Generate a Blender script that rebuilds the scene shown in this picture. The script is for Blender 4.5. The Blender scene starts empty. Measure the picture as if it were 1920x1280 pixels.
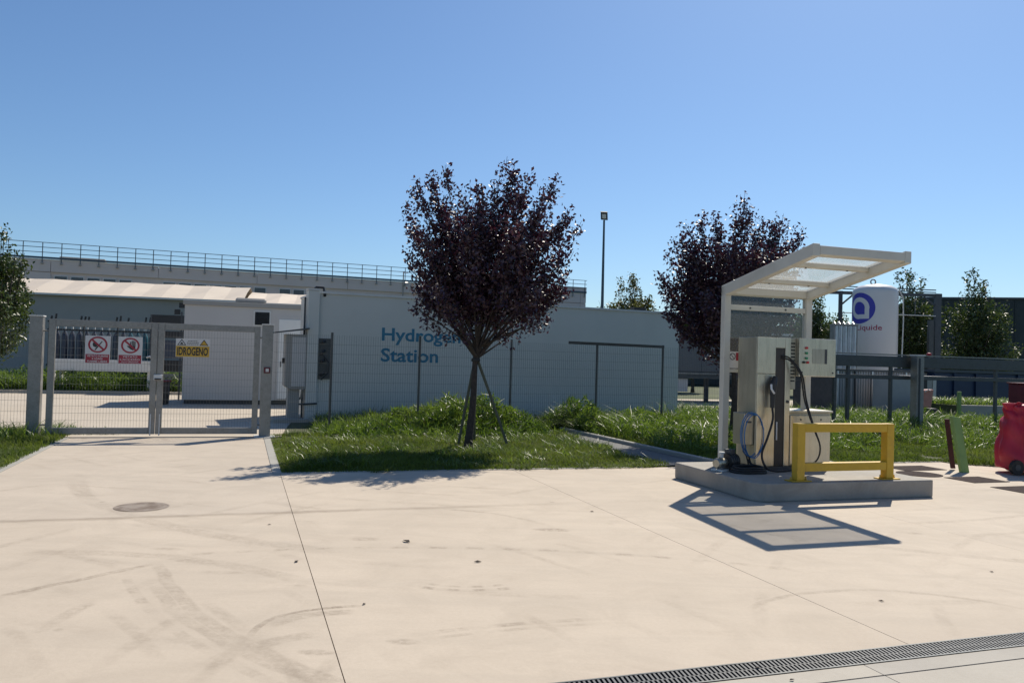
import bpy, bmesh, math, random
import numpy as np
from mathutils import Vector, Matrix

scene = bpy.context.scene
COL = scene.collection
random.seed(7)
RNG = np.random.default_rng(7)

# ------------------------------------------------------------------ camera
EYE, FOCAL_PX, PITCH, ROLL = 1.6, 1510.0, 0.0215, 0.0285
cam_data = bpy.data.cameras.new('camera')
cam_data.sensor_width = 36.0
cam_data.lens = FOCAL_PX / 1920.0 * 36.0
cam_data.clip_start, cam_data.clip_end = 0.1, 3000.0
camera = bpy.data.objects.new('camera', cam_data)
COL.objects.link(camera)
_r0 = Vector((1, 0, 0))
_f = Vector((0, math.cos(PITCH), math.sin(PITCH)))
_u0 = Vector((0, -math.sin(PITCH), math.cos(PITCH)))
_R = _r0 * math.cos(ROLL) + _u0 * math.sin(ROLL)
_U = -_r0 * math.sin(ROLL) + _u0 * math.cos(ROLL)
_m = Matrix((_R, _U, -_f)).transposed().to_4x4()
_m.translation = (0, 0, EYE)
camera.matrix_world = _m
scene.camera = camera

# ------------------------------------------------------------------ light
SUN_K = Vector((0.408, 0.793, 1.0))           # towards the sun
SUN_EL = math.atan2(1.0, math.hypot(SUN_K.x, SUN_K.y))
SUN_AZ = math.atan2(SUN_K.x, SUN_K.y)         # clockwise from +Y
world = bpy.data.worlds.new('World')
scene.world = world
world.use_nodes = True
wn = world.node_tree
wn.nodes.clear()
w_out = wn.nodes.new('ShaderNodeOutputWorld')
w_bg = wn.nodes.new('ShaderNodeBackground')
w_sky = wn.nodes.new('ShaderNodeTexSky')
w_sky.sky_type = 'NISHITA'
w_sky.sun_disc = False
w_sky.sun_elevation = SUN_EL
w_sky.sun_rotation = SUN_AZ
w_sky.altitude = 50
w_sky.air_density = 1.0
w_sky.dust_density = 0.6
w_sky.ozone_density = 3.0
w_bg.inputs['Strength'].default_value = 0.083
w_tint = wn.nodes.new('ShaderNodeMix')          # clear-day blue of this camera's white balance
w_tint.data_type, w_tint.blend_type = 'RGBA', 'MULTIPLY'
w_tint.inputs[0].default_value = 1.0
w_tint.inputs[7].default_value = (0.80, 0.98, 1.14, 1)
wn.links.new(w_sky.outputs[0], w_tint.inputs[6])
wn.links.new(w_tint.outputs[2], w_bg.inputs[0])
wn.links.new(w_bg.outputs[0], w_out.inputs[0])
sun_data = bpy.data.lights.new('sun', 'SUN')
sun_data.energy = 5.0
sun_data.angle = math.radians(0.53)
sun_data.color = (1.0, 0.92, 0.79)
sun = bpy.data.objects.new('sun', sun_data)
COL.objects.link(sun)
sun.rotation_euler = (-SUN_K).to_track_quat('-Z', 'Y').to_euler()
sun.location = (20, 40, 50)
scene.view_settings.view_transform = 'Standard'
scene.view_settings.look = 'None'
scene.view_settings.exposure = 0.22
scene.view_settings.gamma = 1.0
scene.view_settings.use_curve_mapping = False
scene.cycles.max_bounces = 8
scene.cycles.transparent_max_bounces = 16

# ------------------------------------------------------------------ materials
class NT:
    def __init__(self, name):
        self.m = bpy.data.materials.new(name)
        self.m.use_nodes = True
        self.t = self.m.node_tree
        self.b = self.t.nodes['Principled BSDF']
        self.o = self.t.nodes['Material Output']
    def n(self, kind, **kw):
        nd = self.t.nodes.new('ShaderNode' + kind)
        for k, v in kw.items():
            setattr(nd, k, v)
        return nd
    def l(self, a, b):
        self.t.links.new(a, b)
    def math(self, op, a, b=None, c=None, clamp=False):
        nd = self.n('Math', operation=op)
        nd.use_clamp = clamp
        for i, x in enumerate((a, b, c)):
            if x is None:
                continue
            if isinstance(x, (int, float)):
                nd.inputs[i].default_value = x
            else:
                self.l(x, nd.inputs[i])
        return nd.outputs[0]
    def noise(self, scale, detail=4, rough=0.55, vec=None, dist=0.0):
        nd = self.n('TexNoise')
        nd.inputs['Scale'].default_value = scale
        nd.inputs['Detail'].default_value = detail
        nd.inputs['Roughness'].default_value = rough
        nd.inputs['Distortion'].default_value = dist
        if vec is not None:
            self.l(vec, nd.inputs['Vector'])
        return nd.outputs[0]
    def rng(self, x, a, b, c=0.0, d=1.0, smooth=False):
        nd = self.n('MapRange')
        if smooth:
            nd.interpolation_type = 'SMOOTHSTEP'
        self.l(x, nd.inputs[0])
        for i, v in enumerate((a, b, c, d)):
            nd.inputs[i + 1].default_value = v
        return nd.outputs[0]
    def mix(self, fac, a, b, mode='MIX'):
        nd = self.n('Mix', data_type='RGBA', blend_type=mode)
        for sock, x in ((nd.inputs[0], fac), (nd.inputs[6], a), (nd.inputs[7], b)):
            if isinstance(x, (int, float)):
                sock.default_value = x
            elif isinstance(x, tuple):
                sock.default_value = (*x[:3], 1)
            else:
                self.l(x, sock)
        return nd.outputs[2]
    def pos(self):
        return self.n('NewGeometry').outputs['Position']
    def bump(self, h, strength=0.2, dist=0.01):
        nd = self.n('Bump')
        nd.inputs['Strength'].default_value = strength
        nd.inputs['Distance'].default_value = dist
        self.l(h, nd.inputs['Height'])
        self.l(nd.outputs[0], self.b.inputs['Normal'])

def paint(name, col, rough=0.5, metal=0.0, var=0.12, scale=6.0, dirt=0.0, dirt_col=(0.16, 0.13, 0.1), bump=0.0, spec=0.5):
    """painted or plain surface with uneven tone, optional grime"""
    k = NT(name)
    p = k.pos()
    n1 = k.noise(scale, 5, 0.6, p)
    dark = tuple(c * (1 - var) for c in col)
    lite = tuple(min(1, c * (1 + var)) for c in col)
    c = k.mix(k.rng(n1, 0.3, 0.7), dark, lite)
    if dirt > 0:
        n2 = k.noise(scale * 0.45, 8, 0.7, p, 0.6)
        c = k.mix(k.rng(n2, 0.52, 0.75, 0, dirt), c, dirt_col)
    k.l(c, k.b.inputs['Base Color'])
    n3 = k.noise(scale * 5, 3, 0.6, p)
    k.l(k.rng(n3, 0.3, 0.7, max(0.03, rough - 0.08), min(1, rough + 0.1)), k.b.inputs['Roughness'])
    k.b.inputs['Metallic'].default_value = metal
    k.b.inputs['Specular IOR Level'].default_value = spec
    if bump > 0:
        k.bump(k.noise(scale * 12, 4, 0.6, p), bump, 0.01)
    return k.m

def glass(name, tint=(0.9, 0.93, 0.95), clear=0.7, rough=0.04, haze_col=(0.7, 0.72, 0.72)):
    k = NT(name)
    tr = k.n('BsdfTransparent'); tr.inputs[0].default_value = (*tint, 1)
    gl = k.n('BsdfGlossy'); gl.inputs['Roughness'].default_value = rough
    gl.inputs[0].default_value = (0.95, 0.97, 1, 1)
    df = k.n('BsdfTranslucent'); df.inputs[0].default_value = (*haze_col, 1)
    d2 = k.n('BsdfDiffuse'); d2.inputs[0].default_value = (*haze_col, 1)
    lw = k.n('LayerWeight'); lw.inputs[0].default_value = 0.5
    fr = k.math('ADD', k.math('MULTIPLY', k.math('POWER', lw.outputs['Facing'], 5.0), 0.96), 0.04)
    dd = k.n('MixShader'); dd.inputs[0].default_value = 0.12
    k.l(df.outputs[0], dd.inputs[1]); k.l(d2.outputs[0], dd.inputs[2])
    m1 = k.n('MixShader')
    dirt = k.noise(3.0, 6, 0.65, k.pos(), 0.4)
    k.l(k.rng(dirt, 0.3, 0.75, (1 - clear) * 0.85, min(1, (1 - clear) * 1.2)), m1.inputs[0])
    k.l(tr.outputs[0], m1.inputs[1]); k.l(dd.outputs[0], m1.inputs[2])
    m2 = k.n('MixShader')
    k.l(fr, m2.inputs[0]); k.l(m1.outputs[0], m2.inputs[1]); k.l(gl.outputs[0], m2.inputs[2])
    k.l(m2.outputs[0], k.o.inputs[0])
    return k.m

def steel(name, col=(0.60, 0.55, 0.45), rough=0.3, var=0.1):
    k = NT(name)
    p = k.pos()
    mp = k.n('Mapping'); mp.inputs['Scale'].default_value = (60, 60, 1.2)
    k.l(p, mp.inputs[0])
    br = k.noise(3.0, 4, 0.6, mp.outputs[0])
    n1 = k.noise(3.0, 5, 0.6, p)
    c = k.mix(k.rng(n1, 0.3, 0.7), tuple(x * (1 - var) for x in col), tuple(min(1, x * (1 + var)) for x in col))
    mp2 = k.n('Mapping'); mp2.inputs['Scale'].default_value = (9, 9, 1.3)
    k.l(p, mp2.inputs[0])
    gr = k.noise(1.6, 7, 0.7, mp2.outputs[0], 0.5)
    c = k.mix(k.rng(gr, 0.5, 0.72, 0, 0.45), c, tuple(x * 0.5 for x in col))
    k.l(c, k.b.inputs['Base Color'])
    k.b.inputs['Metallic'].default_value = 0.85
    k.l(k.rng(br, 0.3, 0.7, rough - 0.06, rough + 0.1), k.b.inputs['Roughness'])
    return k.m

def galvanised(name, col=(0.25, 0.243, 0.228)):
    k = NT(name)
    p = k.pos()
    v = k.n('TexVoronoi'); v.inputs['Scale'].default_value = 45
    k.l(p, v.inputs[0])
    n1 = k.noise(4, 6, 0.65, p)
    c = k.mix(k.rng(n1, 0.3, 0.7), tuple(x * 0.72 for x in col), tuple(x * 1.25 for x in col))
    sp = k.n('SeparateColor'); k.l(v.outputs['Color'], sp.inputs[0])
    c = k.mix(k.rng(sp.outputs[0], 0, 1, 0, 0.22), c, tuple(x * 1.7 for x in col))
    k.l(c, k.b.inputs['Base Color'])
    k.b.inputs['Metallic'].default_value = 0.55
    k.l(k.rng(n1, 0.3, 0.7, 0.38, 0.6), k.b.inputs['Roughness'])
    return k.m

def leafy(name, c1, c2, rough=0.4, trans=0.35, tcol=None, spec=0.5):
    """leaf or blade; the 'tone' attribute picks the colour of each leaf"""
    k = NT(name)
    a = k.n('Attribute'); a.attribute_name = 'tone'
    c = k.mix(a.outputs['Fac'], c1, c2)
    k.l(c, k.b.inputs['Base Color'])
    k.b.inputs['Roughness'].default_value = rough
    k.b.inputs['Specular IOR Level'].default_value = spec
    tr = k.n('BsdfTranslucent')
    if tcol:
        tr.inputs[0].default_value = (*tcol, 1)
    else:
        k.l(k.mix(1.0, c, (1.25, 1.3, 0.6), 'MULTIPLY'), tr.inputs[0])
    ms = k.n('MixShader'); ms.inputs[0].default_value = trans
    k.l(k.b.outputs[0], ms.inputs[1]); k.l(tr.outputs[0], ms.inputs[2])
    k.l(ms.outputs[0], k.o.inputs[0])
    return k.m

def concrete(name, col=(0.50, 0.430, 0.35), marks=True, wear=1.0):
    k = NT(name)
    p = k.pos()
    big = k.noise(0.35, 5, 0.6, p, 0.5)
    mid = k.noise(1.6, 7, 0.68, p, 0.8)
    fin = k.noise(38, 5, 0.7, p)
    mp = k.n('Mapping'); mp.inputs['Rotation'].default_value = (0, 0, -math.radians(18.5)); mp.inputs['Scale'].default_value = (0.35, 3.2, 1)
    k.l(p, mp.inputs[0])
    streak = k.noise(0.9, 7, 0.65, mp.outputs[0], 0.7)
    c = k.mix(k.rng(big, 0.28, 0.72), tuple(x * 0.90 for x in col), tuple(x * 1.07 for x in col))
    c = k.mix(k.rng(mid, 0.44, 0.70, 0, 0.46 * wear), c, (col[0] * 0.74, col[1] * 0.73, col[2] * 0.72))
    c = k.mix(k.rng(streak, 0.46, 0.72, 0, 0.42 * wear), c, (col[0] * 0.78, col[1] * 0.79, col[2] * 0.80))
    c = k.mix(k.rng(fin, 0.35, 0.7, 0, 0.24), c, (col[0] * 0.72, col[1] * 0.70, col[2] * 0.66))
    spk = k.noise(150, 2, 0.5, p)
    c = k.mix(k.rng(spk, 0.69, 0.76, 0, 0.45), c, (0.16, 0.13, 0.1))
    oi = k.n('ObjectInfo')
    c = k.mix(1.0, c, k.mix(oi.outputs['Random'], (0.95, 0.955, 0.965), (1.03, 1.02, 1.0)), 'MULTIPLY')
    if marks:
        # dried tyre tracks and smears: arcs on the slab (centre x, y, radius, mid direction, half angle, half width, strength, treads)
        arcs = [(2.56, 8.76, 5.84, -0.733, -0.680, 0.30, 0.055, 0.42, 0), (2.56, 8.76, 6.06, -0.733, -0.680, 0.26, 0.04, 0.36, 150),
                (1.80, 8.12, 4.94, -0.686, -0.728, 0.30, 0.05, 0.36, 0),
                (-0.90, 4.66, 0.52, -0.756, 0.655, 0.95, 0.025, 0.75, 0), (-0.93, 4.60, 0.46, -0.6, 0.8, 0.7, 0.06, 0.5, 0),
                (-0.03, 0.38, 6.44, -0.030, 1.0, 0.46, 0.045, 0.55, 130), (-0.31, 6.31, 0.73, 0.035, -0.999, 0.60, 0.035, 0.55, 26),
                (-0.31, 6.31, 0.64, 0.035, -0.999, 0.60, 0.028, 0.5, 26),
                (1.75, -0.08, 5.26, -0.324, 0.946, 0.14, 0.035, 0.5, 90), (1.75, -0.08, 5.17, -0.324, 0.946, 0.14, 0.025, 0.4, 90),
                (4.10, 1.07, 8.35, -0.842, 0.540, 0.07, 0.04, 0.6, 0), (-0.96, 7.01, 1.57, 0.605, 0.796, 0.55, 0.04, 0.35, 0),
                (-0.68, 3.89, 0.84, -0.788, 0.615, 0.5, 0.07, 0.42, 0), (2.66, 4.63, 1.25, -0.108, 0.994, 1.0, 0.03, 0.35, 0),
                (0.4, 12.6, 6.3, -0.62, -0.78, 0.5, 0.11, 0.3, 0), (5.0, 2.0, 4.2, 0.1, 0.99, 0.5, 0.05, 0.3, 60),
                (-3.2, 3.4, 2.9, 0.2, 0.98, 0.5, 0.09, 0.32, 0), (6.5, 14.0, 7.4, -0.3, -0.95, 0.35, 0.08, 0.28, 0)]
            # smears of the same kind further off
        # faint swirls left by turning wheels, in patches
        for cx, cy, sc, off_ in ((9.0, 3.0, 0.55, 3.0), (-6.0, 1.0, 0.62, 11.0), (1.0, 19.0, 0.5, 7.0)):
            mpw = k.n('Mapping'); mpw.inputs['Location'].default_value = (-cx, -cy, 0)
            k.l(p, mpw.inputs[0])
            wv = k.n('TexWave', wave_type='RINGS', rings_direction='Z')
            wv.inputs['Scale'].default_value = sc; wv.inputs['Distortion'].default_value = 1.4; wv.inputs['Detail'].default_value = 1.0; wv.inputs['Detail Scale'].default_value = 0.4
            k.l(mpw.outputs[0], wv.inputs[0])
            mpn = k.n('Mapping'); mpn.inputs['Location'].default_value = (off_, off_ * 2, 0)
            k.l(p, mpn.inputs[0])
            msk = k.math('MULTIPLY', k.rng(wv.outputs['Fac'], 0.90, 0.985), k.rng(k.noise(0.55, 4, 0.6, mpn.outputs[0]), 0.52, 0.68))
            msk = k.math('MULTIPLY', msk, k.rng(k.noise(14, 5, 0.7, p), 0.38, 0.62, 0.1, 0.42))
            c = k.mix(msk, c, (col[0] * 0.5, col[1] * 0.47, col[2] * 0.44))
        # drips and crumbs
        vo = k.n('TexVoronoi'); vo.inputs['Scale'].default_value = 1.7; k.l(p, vo.inputs[0])
        sc_ = k.n('SeparateColor'); k.l(vo.outputs['Color'], sc_.inputs[0])
        dot = k.math('MULTIPLY', k.rng(k.math('ADD', vo.outputs['Distance'], k.rng(fin, 0.3, 0.7, -0.02, 0.02)), 0.035, 0.06, 1, 0), k.rng(sc_.outputs[0], 0.55, 0.9, 0, 0.4))
        c = k.mix(dot, c, (col[0] * 0.35, col[1] * 0.33, col[2] * 0.3))
        total = None
        brk = k.math('MULTIPLY', k.rng(k.noise(17, 6, 0.75, p, 0.4), 0.36, 0.60, 0.15, 1), k.rng(k.noise(2.2, 4, 0.6, p), 0.36, 0.58, 0.25, 1))
        spx = k.n('SeparateXYZ'); k.l(p, spx.inputs[0])
        wob = k.rng(k.noise(1.1, 3, 0.5, p), 0, 1, -0.09, 0.09)
        for (cx, cy, r, mx, my, half, hw, st, tread) in arcs:
            dx = k.math('SUBTRACT', spx.outputs[0], cx)
            dy = k.math('SUBTRACT', spx.outputs[1], cy)
            ln = k.math('SQRT', k.math('ADD', k.math('MULTIPLY', dx, dx), k.math('MULTIPLY', dy, dy)))
            off = k.math('ABSOLUTE', k.math('ADD', k.math('SUBTRACT', ln, r), wob if tread == 0 else 0.0))
            band = k.rng(off, hw * 0.6, hw * 1.1, 1, 0, True)
            cosang = k.math('DIVIDE', k.math('ADD', k.math('MULTIPLY', dx, mx), k.math('MULTIPLY', dy, my)), ln)
            ends = k.rng(cosang, math.cos(half), math.cos(half * 0.55), 0, 1, True)
            a = k.math('MULTIPLY', band, ends)
            if tread:
                ang = k.math('ARCTAN2', dy, dx)
                sn = k.math('SINE', k.math('MULTIPLY', ang, float(tread)))
                a = k.math('MULTIPLY', a, k.rng(sn, -0.3, 0.5, 0.25, 1))
            a = k.math('MULTIPLY', a, k.math('MULTIPLY', brk, min(1.0, st * 1.2)))
            total = a if total is None else k.math('MAXIMUM', total, a)
        # dirt line washed along the cross joint, and round the manhole
        A = math.radians(18.5)
        tt = k.math('ADD', k.math('MULTIPLY', k.math('SUBTRACT', spx.outputs[0], -3.0), -math.sin(A)), k.math('MULTIPLY', k.math('SUBTRACT', spx.outputs[1], 10.64), math.cos(A)))
        ss = k.math('ADD', k.math('MULTIPLY', k.math('SUBTRACT', spx.outputs[0], -3.0), math.cos(A)), k.math('MULTIPLY', k.math('SUBTRACT', spx.outputs[1], 10.64), math.sin(A)))
        ln = k.rng(k.math('ABSOLUTE', k.math('ADD', k.math('SUBTRACT', tt, -2.66), k.math('MULTIPLY', wob, 0.5))), 0.02, 0.10, 1, 0, True)
        ln = k.math('MULTIPLY', ln, k.rng(ss, 0.5, 3.4, 0.62, 0.1))
        ln = k.math('MULTIPLY', ln, k.rng(mid, 0.35, 0.6, 0.45, 1))
        total = k.math('MAXIMUM', total, ln)
        for (cx, cy, rx, ry, st) in ((-3.69, 8.17, 0.42, 0.34, 0.35), (-1.24, 7.05, 0.16, 0.09, 0.7), (0.43, 7.63, 0.17, 0.08, 0.7), (-1.0, 4.35, 0.10, 0.04, 0.7), (4.0, 7.95, 0.14, 0.09, 0.55),
                                     (-2.61, 4.86, 0.06, 0.36, 0.5), (-2.0, 5.86, 0.16, 0.05, 0.5), (-1.42, 5.58, 0.10, 0.04, 0.6), (-0.55, 4.55, 0.1, 0.05, 0.6), (5.9, 9.3, 0.4, 0.12, 0.3), (2.7, 9.9, 0.6, 0.25, 0.22), (-2.7, 6.49, 0.14, 0.06, 0.4)):
            dx = k.math('DIVIDE', k.math('SUBTRACT', spx.outputs[0], cx), rx)
            dy = k.math('DIVIDE', k.math('SUBTRACT', spx.outputs[1], cy), ry)
            d = k.math('SQRT', k.math('ADD', k.math('MULTIPLY', dx, dx), k.math('MULTIPLY', dy, dy)))
            d = k.math('ADD', d, k.rng(mid, 0.2, 0.8, -0.7, 0.7))
            a = k.math('MULTIPLY', k.rng(d, 0.35, 1.1, st, 0, True), brk)
            total = k.math('MAXIMUM', total, a)
        c = k.mix(total, c, (col[0] * 0.45, col[1] * 0.42, col[2] * 0.39))
    k.l(c, k.b.inputs['Base Color'])
    k.b.inputs['Roughness'].default_value = 0.82
    k.b.inputs['Specular IOR Level'].default_value = 0.3
    h = k.math('ADD', fin, k.math('MULTIPLY', mid, 2.0))
    k.bump(h, 0.12, 0.012)
    return k.m

M = {}
M['concrete'] = concrete('yard_concrete')
M['concrete_inner'] = concrete('inner_concrete', (0.475, 0.415, 0.34), marks=False, wear=0.6)
M['concrete_grey'] = concrete('grey_concrete', (0.43, 0.40, 0.35), marks=False, wear=1.2)
M['pad'] = concrete('pad_concrete', (0.37, 0.345, 0.305), marks=False, wear=2.0)
M['kerb'] = concrete('kerb_concrete', (0.36, 0.35, 0.32), marks=False, wear=1.2)
M['joint'] = paint('joint_filler', (0.15, 0.13, 0.105), 0.9)
M['soil'] = paint('soil', (0.11, 0.095, 0.055), 0.95, var=0.35, scale=3.0, bump=0.5)
M['lawn'] = paint('lawn_soil', (0.06, 0.068, 0.025), 0.95, var=0.4, scale=2.0, dirt=0.5, dirt_col=(0.13, 0.11, 0.07), bump=0.5)
M['field'] = paint('field', (0.07, 0.085, 0.035), 0.95, var=0.3, scale=0.3)
M['path'] = concrete('shaded_path_concrete', (0.15, 0.15, 0.15), marks=False, wear=1.3)  # tree shade over the strip put into this dark grey
M['galv'] = galvanised('galvanised_steel')
M['galv_dark'] = galvanised('dark_galvanised', (0.085, 0.09, 0.092))
M['wire'] = paint('wire', (0.20, 0.205, 0.20), 0.7, spec=0.15)
M['wire_dark'] = paint('fence_wire', (0.10, 0.115, 0.115), 0.8, spec=0.1)
M['cap'] = paint('pale_cap', (0.62, 0.62, 0.6), 0.45)
M['station'] = paint('station_panel', (0.60, 0.595, 0.55), 0.36, var=0.05, scale=0.6, dirt=0.25, dirt_col=(0.46, 0.455, 0.41))
M['station_trim'] = paint('station_trim', (0.62, 0.62, 0.6), 0.4, var=0.05)
M['letter_blue'] = paint('blue_lettering', (0.035, 0.19, 0.30), 0.5, var=0.05)
M['kiosk'] = paint('kiosk_panel', (0.55, 0.52, 0.49), 0.45, var=0.04, scale=0.8, dirt=0.12, dirt_col=(0.45, 0.42, 0.40))
M['white'] = paint('white_paint', (0.66, 0.65, 0.62), 0.45, var=0.04)
M['door'] = paint('sky_pale_door', (0.80, 0.79, 0.76), 0.15, var=0.04, scale=1.5)  # sky reflection on the glossy door put into its pale colour
M['black'] = paint('black_plastic', (0.018, 0.018, 0.02), 0.45, var=0.2)
M['rubber'] = paint('rubber', (0.015, 0.015, 0.016), 0.6, var=0.2)
M['dark'] = paint('dark_metal', (0.05, 0.055, 0.06), 0.5, var=0.2)
M['shelter'] = paint('shelter_frame', (0.54, 0.53, 0.475), 0.42, var=0.06, scale=3, dirt=0.45, dirt_col=(0.38, 0.355, 0.30))
M['glass_roof'] = glass('roof_glass', (0.97, 0.975, 0.97), 0.76, 0.08, (0.72, 0.73, 0.70))
M['glass'] = glass('panel_glass', (0.86, 0.88, 0.89), 0.965, 0.03, (0.5, 0.5, 0.5))
M['steel'] = steel('brushed_steel')  # warm bounce off the ground put into the front panels' colour
M['steel_dark'] = steel('dull_shaded_steel', (0.41, 0.385, 0.32), 0.38)  # darker copy; shade on the dispenser's flanks put into the colour
M['slot'] = paint('dispenser_slot', (0.035, 0.032, 0.03), 0.5)
M['yellow'] = paint('yellow_paint', (0.56, 0.35, 0.022), 0.5, var=0.07, scale=9, dirt=0.5, dirt_col=(0.30, 0.17, 0.05))
M['blue_hose'] = paint('blue_hose', (0.02, 0.15, 0.38), 0.4)
M['red_btn'] = paint('red_plastic', (0.45, 0.02, 0.03), 0.4)
M['green_btn'] = paint('green_plastic', (0.02, 0.22, 0.10), 0.4)
M['red_tarp'] = paint('red_tarpaulin', (0.40, 0.012, 0.035), 0.5, var=0.15, scale=4)
M['dark_red'] = paint('dark_red_paint', (0.12, 0.014, 0.022), 0.5, var=0.15)
M['green_board'] = paint('green_board', (0.22, 0.33, 0.10), 0.6, var=0.1)
M['plate'] = paint('rusty_plate', (0.060, 0.048, 0.045), 0.95, var=0.3, scale=20, bump=0.3, spec=0.05)
M['sign_white'] = paint('sign_white', (0.62, 0.61, 0.60), 0.4, var=0.03)
M['sign_red'] = paint('sign_red', (0.33, 0.02, 0.04), 0.4, var=0.05)
M['sign_yellow'] = paint('sign_yellow', (0.55, 0.33, 0.03), 0.4, var=0.04)
M['sign_black'] = paint('sign_black', (0.02, 0.02, 0.02), 0.45)
M['beige_wall'] = paint('beige_wall', (0.66, 0.565, 0.52), 0.8, var=0.05, scale=0.3, dirt=0.15, dirt_col=(0.52, 0.45, 0.42))
M['rail_blue'] = paint('blue_grey_rail', (0.05, 0.085, 0.115), 0.5)
M['pane_dark'] = paint('dark_pane', (0.07, 0.07, 0.075), 0.12, var=0.2, spec=0.6)
M['awning'] = paint('awning_fabric', (0.58, 0.50, 0.41), 0.7, var=0.05, scale=0.5)
M['shed_wall'] = paint('shed_wall', (0.35, 0.33, 0.30), 0.6, var=0.08, scale=0.25)
M['cylinder'] = paint('gas_cylinder', (0.045, 0.055, 0.085), 0.4, var=0.25, scale=2)
M['cylinder_teal'] = paint('teal_cylinder', (0.03, 0.12, 0.16), 0.4, var=0.2)
M['trailer'] = paint('trailer_wall', (0.12, 0.128, 0.135), 0.5, var=0.08, scale=0.5)
M['tank'] = paint('tank_white', (0.66, 0.64, 0.63), 0.35, var=0.03, scale=0.5)
M['logo_blue'] = paint('logo_blue', (0.035, 0.035, 0.36), 0.4, var=0.03)
M['logo_red'] = paint('logo_red', (0.36, 0.03, 0.07), 0.4, var=0.03)
M['alu'] = steel('aluminium', (0.62, 0.64, 0.66), 0.35)
M['frame_dark'] = paint('dark_frame_steel', (0.06, 0.07, 0.08), 0.5)
M['warehouse'] = paint('dark_cladding', (0.025, 0.035, 0.035), 0.6, var=0.12, scale=0.3)
M['corr'] = paint('corrugated_grey', (0.36, 0.35, 0.34), 0.5, var=0.12, scale=1)
M['pink'] = paint('pink_plastic', (0.52, 0.23, 0.19), 0.5)
M['blue_box'] = paint('dark_blue_paint', (0.012, 0.03, 0.075), 0.5)
M['bark'] = paint('bark', (0.055, 0.042, 0.035), 0.9, var=0.35, scale=18, bump=0.6)
M['stake'] = paint('stake_wood', (0.11, 0.115, 0.085), 0.8, var=0.2, scale=12)
M['purple'] = leafy('purple_leaf', (0.020, 0.011, 0.024), (0.058, 0.022, 0.038), 0.45, 0.10, (0.14, 0.022, 0.05), 0.7)
M['green_leaf'] = leafy('green_leaf', (0.035, 0.06, 0.016), (0.11, 0.14, 0.04), 0.4, 0.3)
M['dark_leaf'] = leafy('dark_leaf', (0.025, 0.045, 0.016), (0.085, 0.12, 0.038), 0.4, 0.25)
M['olive_leaf'] = leafy('olive_leaf', (0.05, 0.055, 0.018), (0.13, 0.13, 0.045), 0.45, 0.3)
M['grass'] = leafy('lawn_grass', (0.048, 0.088, 0.014), (0.18, 0.215, 0.05), 0.65, 0.45, spec=0.2)
M['weed'] = leafy('weed_blade', (0.042, 0.092, 0.016), (0.185, 0.25, 0.06), 0.40, 0.42, spec=0.5)
M['dry'] = leafy('dry_grass', (0.14, 0.11, 0.06), (0.26, 0.21, 0.11), 0.7, 0.3)

# ------------------------------------------------------------------ frames and mesh building
class Frame:
    """a ground frame: s along the given angle, t away to its left, z up"""
    def __init__(self, x, y, deg, z=0.0):
        a = math.radians(deg)
        self.o = Vector((x, y, z)); self.a = a
        self.u = Vector((math.cos(a), math.sin(a), 0)); self.w = Vector((-math.sin(a), math.cos(a), 0))
    def __call__(self, s, t, z=0.0):
        return self.o + self.u * s + self.w * t + Vector((0, 0, z))

YARD = Frame(-3.0, 10.64, 18.5)
WORLD = Frame(0, 0, 0)

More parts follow.
